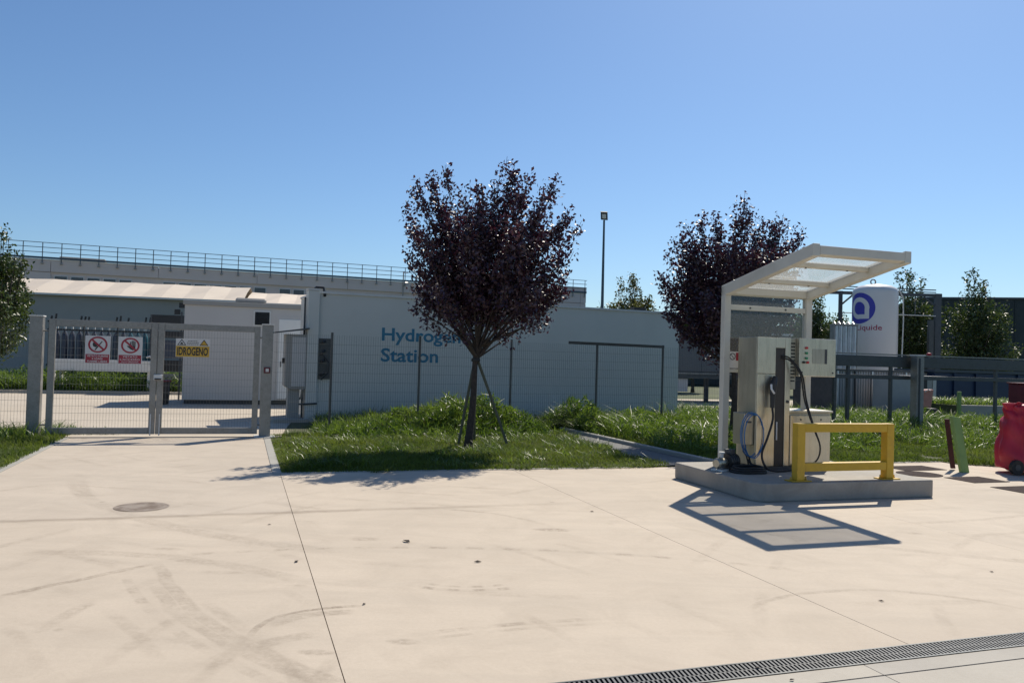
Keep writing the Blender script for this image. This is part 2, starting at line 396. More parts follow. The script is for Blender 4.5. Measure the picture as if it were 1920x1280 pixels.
class MB:
    def __init__(self):
        self.v = []; self.f = []
    def add(self, vs, fs):
        k = len(self.v)
        self.v += [Vector(p) for p in vs]
        self.f += [tuple(i + k for i in f) for f in fs]
        return self
    def box(self, fr, s0, s1, t0, t1, z0, z1):
        P = [fr(s, t, z) for z in (z0, z1) for s, t in ((s0, t0), (s1, t0), (s1, t1), (s0, t1))]
        return self.add(P, [(3, 2, 1, 0), (4, 5, 6, 7), (0, 1, 5, 4), (1, 2, 6, 5), (2, 3, 7, 6), (3, 0, 4, 7)])
    def extrude(self, pts, vec):
        n = len(pts); vec = Vector(vec)
        P = [Vector(p) for p in pts] + [Vector(p) + vec for p in pts]
        F = [tuple(range(n - 1, -1, -1)), tuple(range(n, 2 * n))] + [(i, (i + 1) % n, n + (i + 1) % n, n + i) for i in range(n)]
        return self.add(P, F)
    def beam(self, p0, p1, wd, ht, up=(0, 0, 1)):
        p0 = Vector(p0); p1 = Vector(p1); d = (p1 - p0).normalized(); up = Vector(up)
        if abs(d.dot(up)) > 0.98:
            up = Vector((0, 1, 0))
        x = d.cross(up).normalized(); y = x.cross(d).normalized()
        q = [x * (a * wd / 2) + y * (b * ht / 2) for a, b in ((-1, -1), (1, -1), (1, 1), (-1, 1))]
        return self.extrude([p0 + k for k in q], p1 - p0)
    def tube(self, pts, r, n=8, cap=True):
        pts = [Vector(p) for p in pts]
        rs = r if isinstance(r, (list, tuple)) else [r] * len(pts)
        k = len(self.v); prev = None
        for i, p in enumerate(pts):
            d = (pts[min(i + 1, len(pts) - 1)] - pts[max(i - 1, 0)]).normalized()
            if prev is None:
                a = Vector((0, 0, 1)) if abs(d.z) < 0.9 else Vector((1, 0, 0))
                x = d.cross(a).normalized()
            else:
                x = (prev - d * prev.dot(d)).normalized()
            prev = x; y = d.cross(x)
            for j in range(n):
                an = 2 * math.pi * j / n
                self.v.append(p + (x * math.cos(an) + y * math.sin(an)) * rs[i])
        for i in range(len(pts) - 1):
            for j in range(n):
                a = k + i * n + j; b = k + i * n + (j + 1) % n
                self.f.append((a, b, b + n, a + n))
        if cap:
            self.f.append(tuple(k + j for j in range(n - 1, -1, -1)))
            e = k + (len(pts) - 1) * n
            self.f.append(tuple(e + j for j in range(n)))
        return self
    def lathe(self, c, prof, n=24, sx=1.0, sy=1.0):
        """prof: list of (radius, z)"""
        k = len(self.v); c = Vector(c)
        for r, z in prof:
            for j in range(n):
                a = 2 * math.pi * j / n
                self.v.append(c + Vector((r * math.cos(a) * sx, r * math.sin(a) * sy, z)))
        for i in range(len(prof) - 1):
            for j in range(n):
                a = k + i * n + j; b = k + i * n + (j + 1) % n
                self.f.append((a, b, b + n, a + n))
        if prof[0][0] > 1e-6:
            self.f.append(tuple(k + j for j in range(n - 1, -1, -1)))
        if prof[-1][0] > 1e-6:
            e = k + (len(prof) - 1) * n
            self.f.append(tuple(e + j for j in range(n)))
        return self
    def build(self, name, mat, parent=None, smooth=False, bevel=0.0, seg=1):
        me = bpy.data.meshes.new(name)
        off = origin_of(parent)
        me.from_pydata([tuple(p - off) for p in self.v], [], self.f)
        if bevel > 0:
            bm = bmesh.new(); bm.from_mesh(me)
            bmesh.ops.bevel(bm, geom=list(bm.edges), offset=bevel, segments=seg, affect='EDGES', clamp_overlap=True, profile=0.6)
            bm.to_mesh(me); bm.free()
        me.materials.append(M[mat] if isinstance(mat, str) else mat)
        if smooth:
            me.polygons.foreach_set('use_smooth', [True] * len(me.polygons))
            if smooth == 'auto':
                me.set_sharp_from_angle(angle=math.radians(40))
        o = bpy.data.objects.new(name, me)
        COL.objects.link(o)
        if parent is not None:
            o.parent = parent
        return o

def origin_of(o):
    p = Vector((0, 0, 0))
    while o is not None:
        p = p + Vector(o.location); o = o.parent
    return p

def tag(o, label=None, cat=None, group=None, kind=None):
    for k, v in (('label', label), ('category', cat), ('group', group), ('kind', kind)):
        if v:
            o[k] = v
    return o

def thing(name, loc, label, cat, group=None):
    o = bpy.data.objects.new(name, None)
    o.empty_display_size = 0.2
    COL.objects.link(o); o.location = loc
    return tag(o, label, cat, group)

def one(name, mb, mat, label, cat, group=None, **kw):
    return tag(mb.build(name, mat, **kw), label, cat, group)

def struct(name, mb, mat, **kw):
    return tag(mb.build(name, mat, **kw), kind='structure')

def dup(o, delta, parent=None):
    c = o.copy(); COL.objects.link(c); c.parent = parent
    c.location = Vector(o.location) + Vector(delta)
    return c

def text(body, P, right, up, width, height, mat, parent, name='lettering', bold=0.0, align_h=None, wrap=None):
    """flat lettering fitted to width x height with its lower left corner at P"""
    cu = bpy.data.curves.new(name, 'FONT'); cu.body = body; cu.size = 1; cu.offset = bold; cu.resolution_u = 3
    tmp = bpy.data.objects.new(name, cu); COL.objects.link(tmp)
    dg = bpy.context.evaluated_depsgraph_get()
    me = bpy.data.meshes.new_from_object(tmp.evaluated_get(dg))
    bpy.data.objects.remove(tmp); bpy.data.curves.remove(cu)
    xs = [v.co.x for v in me.vertices]; ys = [v.co.y for v in me.vertices]
    x0, x1, y0, y1 = min(xs), max(xs), min(ys), max(ys)
    P = Vector(P); right = Vector(right).normalized(); up = Vector(up).normalized(); off = origin_of(parent)
    for v in me.vertices:
        a = (v.co.x - x0) / (x1 - x0) * width; b = (v.co.y - y0) / (y1 - y0) * height
        v.co = (wrap(a, b) if wrap else P + right * a + up * b) - off
    me.materials.clear(); me.materials.append(M[mat])
    me.name = name
    o = bpy.data.objects.new(name, me); COL.objects.link(o); o.parent = parent
    return o

def np_mesh(name, verts, faces_flat, loop_tot, mat, tone=None, parent=None, smooth=False):
    me = bpy.data.meshes.new(name)
    nv = len(verts); nf = len(loop_tot)
    off = np.array(origin_of(parent))
    me.vertices.add(nv); me.vertices.foreach_set('co', (verts - off).astype(np.float32).ravel())
    me.loops.add(len(faces_flat)); me.loops.foreach_set('vertex_index', faces_flat.astype(np.int32))
    me.polygons.add(nf)
    st = np.zeros(nf, np.int32); st[1:] = np.cumsum(loop_tot)[:-1]
    me.polygons.foreach_set('loop_start', st)
    try:
        me.polygons.foreach_set('loop_total', loop_tot.astype(np.int32))
    except Exception:
        pass
    if tone is not None:
        at = me.attributes.new('tone', 'FLOAT', 'POINT'); at.data.foreach_set('value', tone.astype(np.float32))
    me.update(calc_edges=True); me.validate()
    me.materials.append(M[mat])
    o = bpy.data.objects.new(name, me); COL.objects.link(o)
    if parent is not None:
        o.parent = parent
    return o

def blades(name, xy, z0, h, wd, lean, mat, tone, parent=None, segs=2):
    """grass: each blade a tapered strip bent over to one side"""
    n = len(xy)
    az = RNG.uniform(0, 2 * math.pi, n)
    dx, dy = np.cos(az), np.sin(az)
    tw = az + RNG.uniform(0.9, 2.2, n)
    sx, sy = np.cos(tw), np.sin(tw)
    us = np.linspace(0, 1, segs + 1)
    V = np.zeros((n, 2 * segs + 1, 3))
    for i, q in enumerate(us):
        bx = xy[:, 0] + dx * lean * h * q ** 2
        by = xy[:, 1] + dy * lean * h * q ** 2
        bz = z0 + h * (q - 0.45 * np.minimum(lean, 1.3) * q ** 2 * 0.7)
        ww = wd * 0.5 * (1 - q ** 1.5) * (0.75 + 0.5 * min(q * 2, 1))
        if i < segs:
            V[:, 2 * i, :] = np.stack([bx - sx * ww, by - sy * ww, bz], 1)
            V[:, 2 * i + 1, :] = np.stack([bx + sx * ww, by + sy * ww, bz], 1)
        else:
            V[:, 2 * segs, :] = np.stack([bx, by, bz], 1)
    per = []; tot = []
    for i in range(segs - 1):
        per += [2 * i, 2 * i + 1, 2 * i + 3, 2 * i + 2]; tot.append(4)
    per += [2 * segs - 2, 2 * segs - 1, 2 * segs]; tot.append(3)
    F = (np.arange(n)[:, None] * (2 * segs + 1) + np.array(per)[None, :]).ravel()
    return np_mesh(name, V.reshape(-1, 3), F, np.tile(np.array(tot), n), mat, np.repeat(tone, 2 * segs + 1), parent)

def leaves(name, pts, size, mat, tone, parent=None, updir=0.3, aspect=0.55):
    """leaf-shaped folded faces round the points"""
    n = len(pts)
    d = RNG.normal(size=(n, 3)); d[:, 2] += updir; d /= np.linalg.norm(d, axis=1)[:, None]
    e = RNG.normal(size=(n, 3)); e -= d * (e * d).sum(1)[:, None]; e /= np.linalg.norm(e, axis=1)[:, None]
    f = np.cross(d, e)
    L = (size * RNG.uniform(0.7, 1.25, n))[:, None]
    W = L * aspect * 0.5
    a = pts - d * L * 0.5; b = pts + d * L * 0.5
    l = pts - d * L * 0.05 + e * W + f * W * 0.35; r = pts - d * L * 0.05 - e * W + f * W * 0.35
    V = np.stack([a, l, b, r], 1).reshape(-1, 3)
    F = (np.arange(n)[:, None] * 4 + np.array([0, 1, 2, 0, 2, 3])[None, :]).ravel()
    return np_mesh(name, V, F, np.full(2 * n, 3), mat, np.repeat(tone, 4), parent)

def vnoise(xy, scale, seed=0):
    """smooth value noise in 0..1 for numpy points"""
    r = np.random.default_rng(seed).random((64, 64))
    p = np.asarray(xy) / scale
    i = np.floor(p).astype(int); f = p - i; f = f * f * (3 - 2 * f)
    g = lambda a, b: r[(i[:, 0] + a) % 64, (i[:, 1] + b) % 64]
    return (g(0, 0) * (1 - f[:, 0]) + g(1, 0) * f[:, 0]) * (1 - f[:, 1]) + (g(0, 1) * (1 - f[:, 0]) + g(1, 1) * f[:, 0]) * f[:, 1]

# ================================================================== THE SETTING
struct('ground', MB().add([(-700, -300, -0.06), (700, -300, -0.06), (700, 1500, -0.06), (-700, 1500, -0.06)], [(0, 1, 2, 3)]), 'field')

# concrete yard: dark bedding sheet with the cast slabs on it, open joints between them
def st_poly(mb, pts, z0, z1):
    return mb.extrude([YARD(s, t, z0) for s, t in pts], (0, 0, z1 - z0))
pave = struct('yard_pavement', st_poly(MB(), [(-14, -18), (14, -18), (14, -0.01), (11.22, -0.01), (11.22, 0.02), (-0.02, 0.02), (-0.02, 4.93), (-3.42, 4.93), (-3.42, 0.12), (-14, 0.12)], -0.05, -0.012), 'joint')
G = 0.0028
def slab(pts):
    return st_poly(MB(), pts, -0.011, 0.0).build('slab', 'concrete', pave)
slab([(-14, -7.30), (-G, -7.30), (-G, -2.66 - G / 2), (-14, -2.66 - G / 2)])
slab([(-14, -2.66 + G / 2), (-G, -2.66 + G / 2), (-G, 0.0), (-0.10, 0.0), (-0.10, 4.86), (-3.34, 4.86), (-3.34, 0.02), (-14, 0.02)])
slab([(G, -7.30), (3.22 - G, -7.30), (3.22 - G, 0.0), (G, 0.0)])
slab([(3.22 + G, -7.30), (6.2 - G / 2, -7.30), (6.2 - G / 2, 0.0), (3.22 + G, 0.0)])
slab([(6.2 + G / 2, -7.30), (9.3 - G / 2, -7.30), (9.3 - G / 2, 0.0), (6.2 + G / 2, 0.0)])
slab([(9.3 + G / 2, -7.30), (14, -7.30), (14, -2.4), (11.2, -0.3), (11.2, 0.0), (9.3 + G / 2, 0.0)])
for s0, s1 in ((-14, -2.1), (-2.1, 2.72), (2.72, 8.1), (8.1, 14)):
    st_poly(MB(), [(s0 + G, -7.632), (s1 - G, -7.632), (s1 - G, -7.49), (s0 + G, -7.49)], -0.011, -0.001).build('slab', 'concrete_grey', pave)
    st_poly(MB(), [(s0 + G, -18), (s1 - G, -18), (s1 - G, -7.645), (s0 + G, -7.645)], -0.011, -0.001).build('slab', 'concrete_grey', pave)

# slot drain across the yard
drain = thing('drain_channel', YARD(2.5, -7.395, 0), 'dark slotted drain grate crossing the concrete in the lower right foreground', 'drain')
MB().box(YARD, -14, 14, -7.478, -7.312, -0.0115, -0.0105).build('channel_bed', 'black', drain)
for t0, t1 in ((-7.487, -7.475), (-7.315, -7.303)):
    MB().box(YARD, -14, 14, t0, t1, -0.010, 0.004).build('edge_rail', 'galv_dark', drain)
MB().box(YARD, -14, 14, -7.3985, -7.3915, -0.010, 0.001).build('centre_rail', 'dark', drain)
barmesh = None
_o = origin_of(drain)
for i in range(150):
    s = 0.55 + i * 0.0262
    for h, (ta, tb) in enumerate(((-7.475, -7.3985), (-7.3915, -7.315))):
        if barmesh is None:
            barmesh = {}
        if h not in barmesh:
            ss = s
            o = MB().extrude([YARD(ss, ta, -0.010), YARD(ss + 0.012, ta, -0.010), YARD(ss + 0.024, tb, -0.010), YARD(ss + 0.012, tb, -0.010)], (0, 0, 0.012)).build('grate_bar', 'dark', drain)
            barmesh[h] = (o, ss)
        else:
            o0, s0 = barmesh[h]
            dup(o0, YARD.u * (s - s0), drain)

# flush kerbs along the planting
def kerb(pts, label=None):
    return struct('kerb', st_poly(MB(), pts, -0.05, 0.008), 'kerb', bevel=0.003)
kerb([(-0.098, 0.09), (0.02, 0.09), (0.02, 4.86), (-0.098, 4.86)])
kerb([(0.02, 0.006), (5.35, 0.006), (5.35, 0.088), (-0.098, 0.088), (-0.098, 0.006)])
kerb([(6.62, 0.006), (11.2, 0.006), (11.2, 0.088), (6.62, 0.088)])
kerb([(-3.46, 0.12), (-3.345, 0.12), (-3.345, 4.86), (-3.46, 4.86)])
kerb([(-14, 0.03), (-3.345, 0.03), (-3.345, 0.115), (-14, 0.115)])

# gate threshold and the yard behind the gate
struct('gate_threshold', st_poly(MB(), [(-3.9, 4.865), (0.25, 4.865), (0.25, 5.25), (-3.9, 5.25)], -0.05, 0.004), 'concrete_inner')
struct('inner_yard', st_poly(MB(), [(-30, 6.4), (-4.3, 6.4), (-3.6, 5.256), (0.25, 5.256), (0.6, 8.3), (1.5, 9.4), (1.5, 19.5), (-30, 19.5)], -0.05, 0.0), 'concrete_inner')
struct('kerb', st_poly(MB(), [(-30, 19.51), (1.5, 19.51), (1.5, 19.7), (-30, 19.7)], -0.05, 0.10), 'concrete_inner', bevel=0.01)
struct('lawn', st_poly(MB(), [(0.022, 0.09), (26, 0.09), (26, 13.5), (1.52, 13.5), (1.52, 9.4), (0.62, 8.3), (0.27, 5.256), (0.27, 4.865), (0.022, 4.865)], -0.05, 0.004), 'lawn')
struct('lawn', st_poly(MB(), [(-30, 0.118), (-3.462, 0.118), (-3.462, 4.863), (-3.92, 4.863), (-3.92, 5.2), (-4.3, 6.39), (-30, 6.39)], -0.05, 0.004), 'lawn')
struct('lawn', st_poly(MB(), [(-30, 19.71), (1.5, 19.71), (1.5, 40), (-30, 40)], -0.05, 0.02), 'lawn')
struct('lawn', st_poly(MB(), [(14.02, -12), (40, -12), (40, 0.08), (11.24, 0.08), (11.24, -0.28), (14.02, -2.38)], -0.05, 0.004), 'lawn')
struct('far_yard', st_poly(MB(), [(13.0, 13.52), (60, 13.52), (60, 21), (13.0, 21)], -0.05, 0.006), 'concrete_inner')

# paved strip with raised kerb leading to the side gate
struct('path', MB().extrude([YARD(5.55, 0.092, 0.006), YARD(6.6, 0.092, 0.006), YARD(6.36, 6.0, 0.006), YARD(5.9, 6.0, 0.006)], (0, 0, 0.012)), 'path')
struct('kerb', MB().extrude([YARD(6.61, 0.092, 0), YARD(6.72, 0.092, 0), YARD(6.46, 6.0, 0), YARD(6.365, 6.0, 0)], (0, 0, 0.085)), 'kerb', bevel=0.012)

# manhole in the drive and the steel covers beyond the fuelling pad
k = NT('muddy_cover'); p_ = k.pos(); n_ = k.noise(4.5, 5, 0.6, p_, 0.6)
k.l(k.mix(k.rng(n_, 0.42, 0.55), (0.16, 0.115, 0.075), (0.27, 0.22, 0.17)), k.b.inputs['Base Color']); k.b.inputs['Roughness'].default_value = 0.55
M['mud'] = k.m
mh = thing('manhole_cover', (-3.69, 8.17, 0), 'round muddy manhole cover sunk in the concrete drive below the gate', 'manhole')
MB().lathe((-3.69, 8.17, 0), [(0.262, 0.0015), (0.258, 0.003), (0.246, 0.003), (0.24, 0.0015)], 32).build('ring', 'mud', mh)

MB().lathe((-3.69, 8.17, 0), [(0.239, 0.0025), (0.0, 0.0032)], 32).build('cover', 'mud', mh)

def plate(name, pts, label):
    o = one(name, st_poly(MB(), pts, 0.0005, 0.006), 'plate', label, 'floor cover', 'dark covers set in the concrete by the pad')
    return o
def quad(s, t, a, b):
    return [(s - a, t - b), (s + a, t - b), (s + a, t + b), (s - a, t + b)]
plate('floor_cover', quad(8.72, -0.72, 0.33, 0.26), 'dark square floor cover just beyond the right post of the yellow barrier')
plate('floor_cover', quad(9.95, -0.62, 0.42, 0.26), 'dark square floor cover nearest the grass edge, left of the green board')
plate('floor_cover', quad(9.88, -1.86, 0.34, 0.27), 'dark square floor cover in front of the green board')
plate('floor_cover', quad(9.85, -2.80, 0.42, 0.32), 'large dark floor cover cut by the right edge below the red bag')
one('floor_cover', MB().lathe(YARD(9.45, -1.22, 0.0005), [(0.33, 0), (0.33, 0.005), (0, 0.006)], 32), 'plate', 'round dark floor cover between the square ones by the pad', 'floor cover', 'dark covers set in the concrete by the pad')

# ================================================================== ENTRANCE GATE
def gate_post(s, label, red):
    p = thing('gate_post', YARD(s, 4.9, 0), label, 'gate post', 'posts of the entrance gate')
    MB().box(YARD, s - 0.10, s + 0.10, 4.80, 5.0, 0.012, 2.10).build('post', 'galv', p, bevel=0.006)
    MB().extrude([YARD(s - 0.112, 4.788, 2.10), YARD(s + 0.112, 4.788, 2.10), YARD(s + 0.112, 5.012, 2.10), YARD(s - 0.112, 5.012, 2.10)], (0, 0, 0.022)).build('cap', 'cap', p, bevel=0.004)
    MB().box(YARD, s - 0.19, s + 0.19, 4.72, 5.08, -0.02, 0.012).build('base_plate', 'cap', p, bevel=0.003)
    for z in (0.22, 1.86):
        d = 1 if s < -2 else -1
        MB().tube([YARD(s + d * 0.10, 4.88, z), YARD(s + d * 0.19, 4.88, z)], 0.014, 8).build('hinge', 'galv', p)
    if red:
        b = MB().box(YARD, s - 0.052, s + 0.062, 4.765, 4.798, 1.20, 1.31).build('call_box', 'dark_red', p, bevel=0.004)
        MB().box(YARD, s - 0.020, s + 0.036, 4.755, 4.764, 1.225, 1.285).build('push_plate', 'sign_white', b)
    return p
gate_post(-3.93, 'galvanised square gate post with pale cap at the left end of the gate', False)
gate_post(-0.08, 'galvanised square gate post carrying a small red box', True)

def wire_panel(mb, fr, s0, s1, t, z0, z1, ds, dz, r):
    n = int(round((s1 - s0) / ds))
    for i in range(1, n):
        s = s0 + (s1 - s0) * i / n
        mb.tube([fr(s, t, z0), fr(s, t, z1)], r, 4, False)
    m = int(round((z1 - z0) / dz))
    for i in range(1, m):
        z = z0 + (z1 - z0) * i / m
        mb.tube([fr(s0, t + r * 1.9, z), fr(s1, t + r * 1.9, z)], r, 4, False)

def gate_leaf(s0, s1, label, lock):
    g = thing('gate_leaf', YARD((s0 + s1) / 2, 4.88, 0), label, 'gate', 'leaves of the entrance gate')
    a, b, z0, z1 = 4.845, 4.915, 0.055, 2.07
    MB().box(YARD, s0, s0 + 0.105, a, b, z0, z1).build('stile', 'galv', g, bevel=0.004)
    MB().box(YARD, s1 - 0.105, s1, a, b, z0, z1).build('stile', 'galv', g, bevel=0.004)
    MB().box(YARD, s0 + 0.106, s1 - 0.106, a + .002, b - .002, z1 - 0.115, z1 - 0.001).build('top_rail', 'galv', g, bevel=0.004)
    MB().box(YARD, s0 + 0.106, s1 - 0.106, a + .002, b - .002, z0 + 0.001, z0 + 0.115).build('bottom_rail', 'galv', g, bevel=0.004)
    w = MB(); wire_panel(w, YARD, s0 + 0.105, s1 - 0.105, 4.88, z0 + 0.115, z1 - 0.115, 0.05, 0.132, 0.0019)
    w.build('wire_mesh', 'wire', g)
    e = s1 if lock else s0
    d = -1 if lock else 1
    MB().tube([YARD(e + d * 0.07, 4.835, 0.03), YARD(e + d * 0.07, 4.835, 0.42)], 0.011, 8).build('drop_bolt', 'cap', g)
    if not lock:
        lk = MB().box(YARD, s0 - 0.05, s0 + 0.095, 4.80, 4.843, 1.03, 1.135).build('lock_case', 'cap', g, bevel=0.008)
        MB().box(YARD, s0 - 0.035, s0 + 0.08, 4.792, 4.799, 1.035, 1.065).build('handle', 'black', lk)
    return g
gate_leaf(-3.74, -1.99, 'left leaf of the galvanised mesh gate, carrying two red prohibition signs', True)
gate_leaf(-1.98, -0.215, 'right leaf of the galvanised mesh gate, carrying the yellow sign and the lock', False)

# ---- signs hung on the gate
FRONT = -YARD.w
def ring(mb, fr, cs, cz, t, r0, r1, n=40, sq=1.0):
    P = []
    for j in range(n):
        a = 2 * math.pi * j / n
        P.append(fr(cs + r0 * math.cos(a), t, cz + r0 * sq * math.sin(a)))
        P.append(fr(cs + r1 * math.cos(a), t, cz + r1 * sq * math.sin(a)))
    return mb.add(P, [(2 * j, 2 * j + 1, (2 * j + 3) % (2 * n), (2 * j + 2) % (2 * n)) for j in range(n)])
def flat(mb, fr, pts, t):
    return mb.add([fr(a, t, z) for a, z in pts], [tuple(range(len(pts)))])

def red_sign(s0, s1, z0, z1, kind, label, lines):
    t = 4.825
    g = thing('prohibition_sign', YARD((s0 + s1) / 2, t, z0), label, 'sign', 'red prohibition signs on the gate')
    MB().box(YARD, s0, s1, t, t + 0.004, z0, z1).build('board', 'sign_white', g)
    W = s1 - s0; zb = z0 + (z1 - z0) * 0.33
    MB().box(YARD, s0 + 0.012, s1 - 0.014, t - 0.0015, t - 0.0002, z0 + 0.008, zb).build('red_panel', 'sign_red', g)
    c = (s0 + s1) / 2; cz = (zb + z1) / 2 + 0.006; r = W * 0.385
    m = MB(); ring(m, YARD, c, cz, t - 0.003, r * 0.80, r, 40, 0.92)
    m.build('ring', 'sign_red', g)
    pic = MB()
    if kind == 'flame':
        flat(pic, YARD, [(c - 0.085, cz + 0.01), (c - 0.055, cz + 0.07), (c - 0.045, cz + 0.045), (c - 0.01, cz + 0.03), (c - 0.002, cz - 0.015), (c - 0.03, cz - 0.05), (c - 0.075, cz - 0.03)], t - 0.002)
        flat(pic, YARD, [(c - 0.05, cz - 0.085), (c - 0.035, cz - 0.10), (c + 0.075, cz + 0.055), (c + 0.062, cz + 0.065)], t - 0.0022)
    else:
        for dx, h in ((-0.005, 0.075), (0.02, 0.095), (0.044, 0.095), (0.066, 0.078)):
            flat(pic, YARD, [(c + dx, cz - 0.02), (c + dx + 0.017, cz - 0.02), (c + dx + 0.017, cz + h * 0.9), (c + dx, cz + h * 0.9)], t - 0.002)
        flat(pic, YARD, [(c - 0.005, cz - 0.01), (c + 0.083, cz - 0.01), (c + 0.078, cz - 0.06), (c + 0.045, cz - 0.085), (c + 0.01, cz - 0.07), (c - 0.055, cz - 0.015), (c - 0.045, cz - 0.003)], t - 0.0022)
    pic.build('pictogram', 'sign_black', g)
    q = r * 0.86 * 0.7071
    flat(MB(), YARD, [(c - q - 0.012, cz + (q - 0.012) * 0.92), (c - q + 0.012, cz + (q + 0.012) * 0.92), (c + q + 0.012, cz - (q - 0.012) * 0.92), (c + q - 0.012, cz - (q + 0.012) * 0.92)], t - 0.0034).build('slash', 'sign_red', g)
    y = zb - 0.012
    for body, wd, ht in lines:
        y -= ht
        text(body, YARD(c - wd / 2, t - 0.0028, y), YARD.u, (0, 0, 1), wd, ht, 'sign_white', g, 'lettering', 0.01)
        y -= 0.013
red_sign(-3.16, -2.755, 1.31, 1.80, 'flame', 'white and red sign with a crossed-out flame on the left gate leaf', [('VIETATO FUMARE', 0.34, 0.036), ('E USARE', 0.17, 0.034), ('FIAMME LIBERE', 0.32, 0.036)])
red_sign(-2.63, -2.235, 1.31, 1.80, 'hand', 'white and red sign with a crossed-out raised hand on the gate', [('VIETATO', 0.24, 0.036), ("L'ACCESSO", 0.32, 0.036), ('ALLE PERSONE', 0.28, 0.02), ('NON AUTORIZZATE', 0.32, 0.016)])

s0, s1, z0, z1, t = -1.68, -1.10, 1.465, 1.80, 4.825
g = thing('warning_sign', YARD(-1.4, t, z0), 'yellow and white warning sign in large black capitals on the right gate leaf', 'sign')
MB().box(YARD, s0, s1, t, t + 0.004, z0, z1).build('board', 'sign_white', g)
MB().box(YARD, s0 + 0.004, s1 - 0.004, t - 0.0015, t - 0.0002, z0 + 0.004, z0 + 0.20).build('yellow_panel', 'sign_yellow', g)
text('IDROGENO', YARD(s0 + 0.028, t - 0.003, z0 + 0.028), YARD.u, (0, 0, 1), 0.525, 0.15, 'sign_black', g, 'lettering', 0.03)
for c, kind in ((s0 + 0.10, 0), (s1 - 0.10, 1)):
    zb = z0 + 0.213
    flat(MB(), YARD, [(c - 0.078, zb), (c + 0.078, zb), (c, zb + 0.112)], t - 0.0012).build('triangle_border', 'sign_black', g)
    flat(MB(), YARD, [(c - 0.056, zb + 0.011), (c + 0.056, zb + 0.011), (c, zb + 0.090)], t - 0.0022).build('triangle_face', 'sign_yellow' if kind else 'sign_white', g)
    if kind == 0:
        flat(MB(), YARD, [(c - 0.028, zb + 0.017), (c + 0.026, zb + 0.017), (c + 0.020, zb + 0.036), (c + 0.002, zb + 0.06), (c - 0.022, zb + 0.034)], t - 0.0032).build('flame_symbol', 'sign_black', g)
    else:
        flat(MB(), YARD, [(c - 0.030, zb + 0.016), (c - 0.012, zb + 0.016), (c - 0.022, zb + 0.032)], t - 0.0032).build('symbol', 'sign_black', g)
for i, (a, b) in enumerate(((0.205, 0.375), (0.19, 0.39), (0.195, 0.385))):
    z = z1 - 0.05 - i * 0.031
    m = MB(); x = a
    while x < b:
        w_ = random.uniform(0.012, 0.035)
        flat(m, YARD, [(s0 + x, z), (s0 + min(x + w_, b), z), (s0 + min(x + w_, b), z + 0.013), (s0 + x, z + 0.013)], t - 0.0012)
        x += w_ + 0.007
    m.build('small_print', 'dark', g)

# ================================================================== MESH FENCES
def fence(name, pts, label, h=2.0, posts=None, mat='wire_dark', ds=0.05, dz=0.2, r=0.0020, bar=None):
    base = YARD(*pts[0], 0)
    f = thing(name, base, label, 'fence')
    for (s, t) in (posts or pts):
        MB().tube([YARD(s, t, -0.02), YARD(s, t, h + 0.03)], 0.026, 8).build('post', 'galv_dark', f)
    for (a, b) in zip(pts[:-1], pts[1:]):
        A = YARD(*a); B = YARD(*b); d = B - A
        fr = Frame(A.x, A.y, math.degrees(math.atan2(d.y, d.x)))
        w = MB(); wire_panel(w, fr, 0.0, d.length, 0.0, 0.06, h - 0.02, ds, dz, r)
        w.build('wire_mesh', mat, f)
    if bar:
        MB().beam(YARD(*bar[0]), YARD(*bar[1]), 0.05, 0.065).build('top_bar', 'galv_dark', f)
    return f
fence('mesh_fence', [(0.05, 4.98), (1.2, 5.68), (9.08, 6.2)], 'green-grey wire mesh fence in front of the station wall, right of the gate',
      posts=[(1.2, 5.68), (3.05, 5.82), (5.15, 5.96), (7.3, 6.1), (9.08, 6.2)], bar=((6.56, 6.03, 2.01), (9.1, 6.2, 1.99)))
fence('mesh_fence', [(9.1, 6.22), (11.2, 6.34), (13.3, 6.46)], 'wire mesh fence behind the purple tree near the dark trailer', posts=[(11.2, 6.34)], dz=0.25)
fence('mesh_fence', [(-4.05, 4.98), (-12.0, 5.05)], 'wire mesh fence running left from the gate post', posts=[(-5.9, 5.0), (-8.0, 5.02)], mat='wire')

# ================================================================== HYDROGEN STATION BLOCK
SF = Frame(-4.53, 18.8, 24.32)
SL, SD = 10.2, 2.44
def zt(s):
    return 3.0
st = thing('station_block', SF(SL / 2, 0.5, 0), 'long pale blue-grey station wall with blue lettering behind the mesh fence', 'station')
MB().extrude([SF(0, 0, 0), SF(SL, 0, 0), SF(SL, 0, zt(SL)), SF(0, 0, zt(0))], SF.w * SD).build('body', 'station', st)
MB().extrude([SF(-0.02, -0.035, zt(0)), SF(SL + 0.03, -0.035, zt(SL)), SF(SL + 0.03, -0.035, zt(SL) + 0.05), SF(-0.02, -0.035, zt(0) + 0.05)], SF.w * (SD + 0.07)).build('roof_edge', 'station_trim', st)
MB().box(SF, -0.265, -0.003, -0.10, 0.20, 0.0, 3.06).build('corner_column', 'station', st, bevel=0.01)
MB().box(SF, -0.28, 0.0, -0.115, 0.215, 3.062, 3.10).build('column_cap', 'station_trim', st)
MB().tube([SF(-0.10, 0.05, 3.10), SF(-0.06, 0.05, 3.14), SF(0.10, 0.04, 3.14), SF(0.12, 0.02, 3.0), SF(0.12, -0.03, 2.95)], 0.035, 8).build('roof_conduit', 'black', st)
MB().tube([SF(-0.30, 0.12, 0.1), SF(-0.30, 0.12, 2.9)], 0.022, 8).build('conduit', 'dark', st)
MB().tube([SF(-0.62, 0.35, 0.52), SF(-0.45, 0.18, 0.5), SF(-0.34, 0.0, 0.56), SF(-0.33, -0.06, 0.75), SF(-0.33, -0.06, 1.2)], 0.03, 8).build('conduit', 'galv', st)
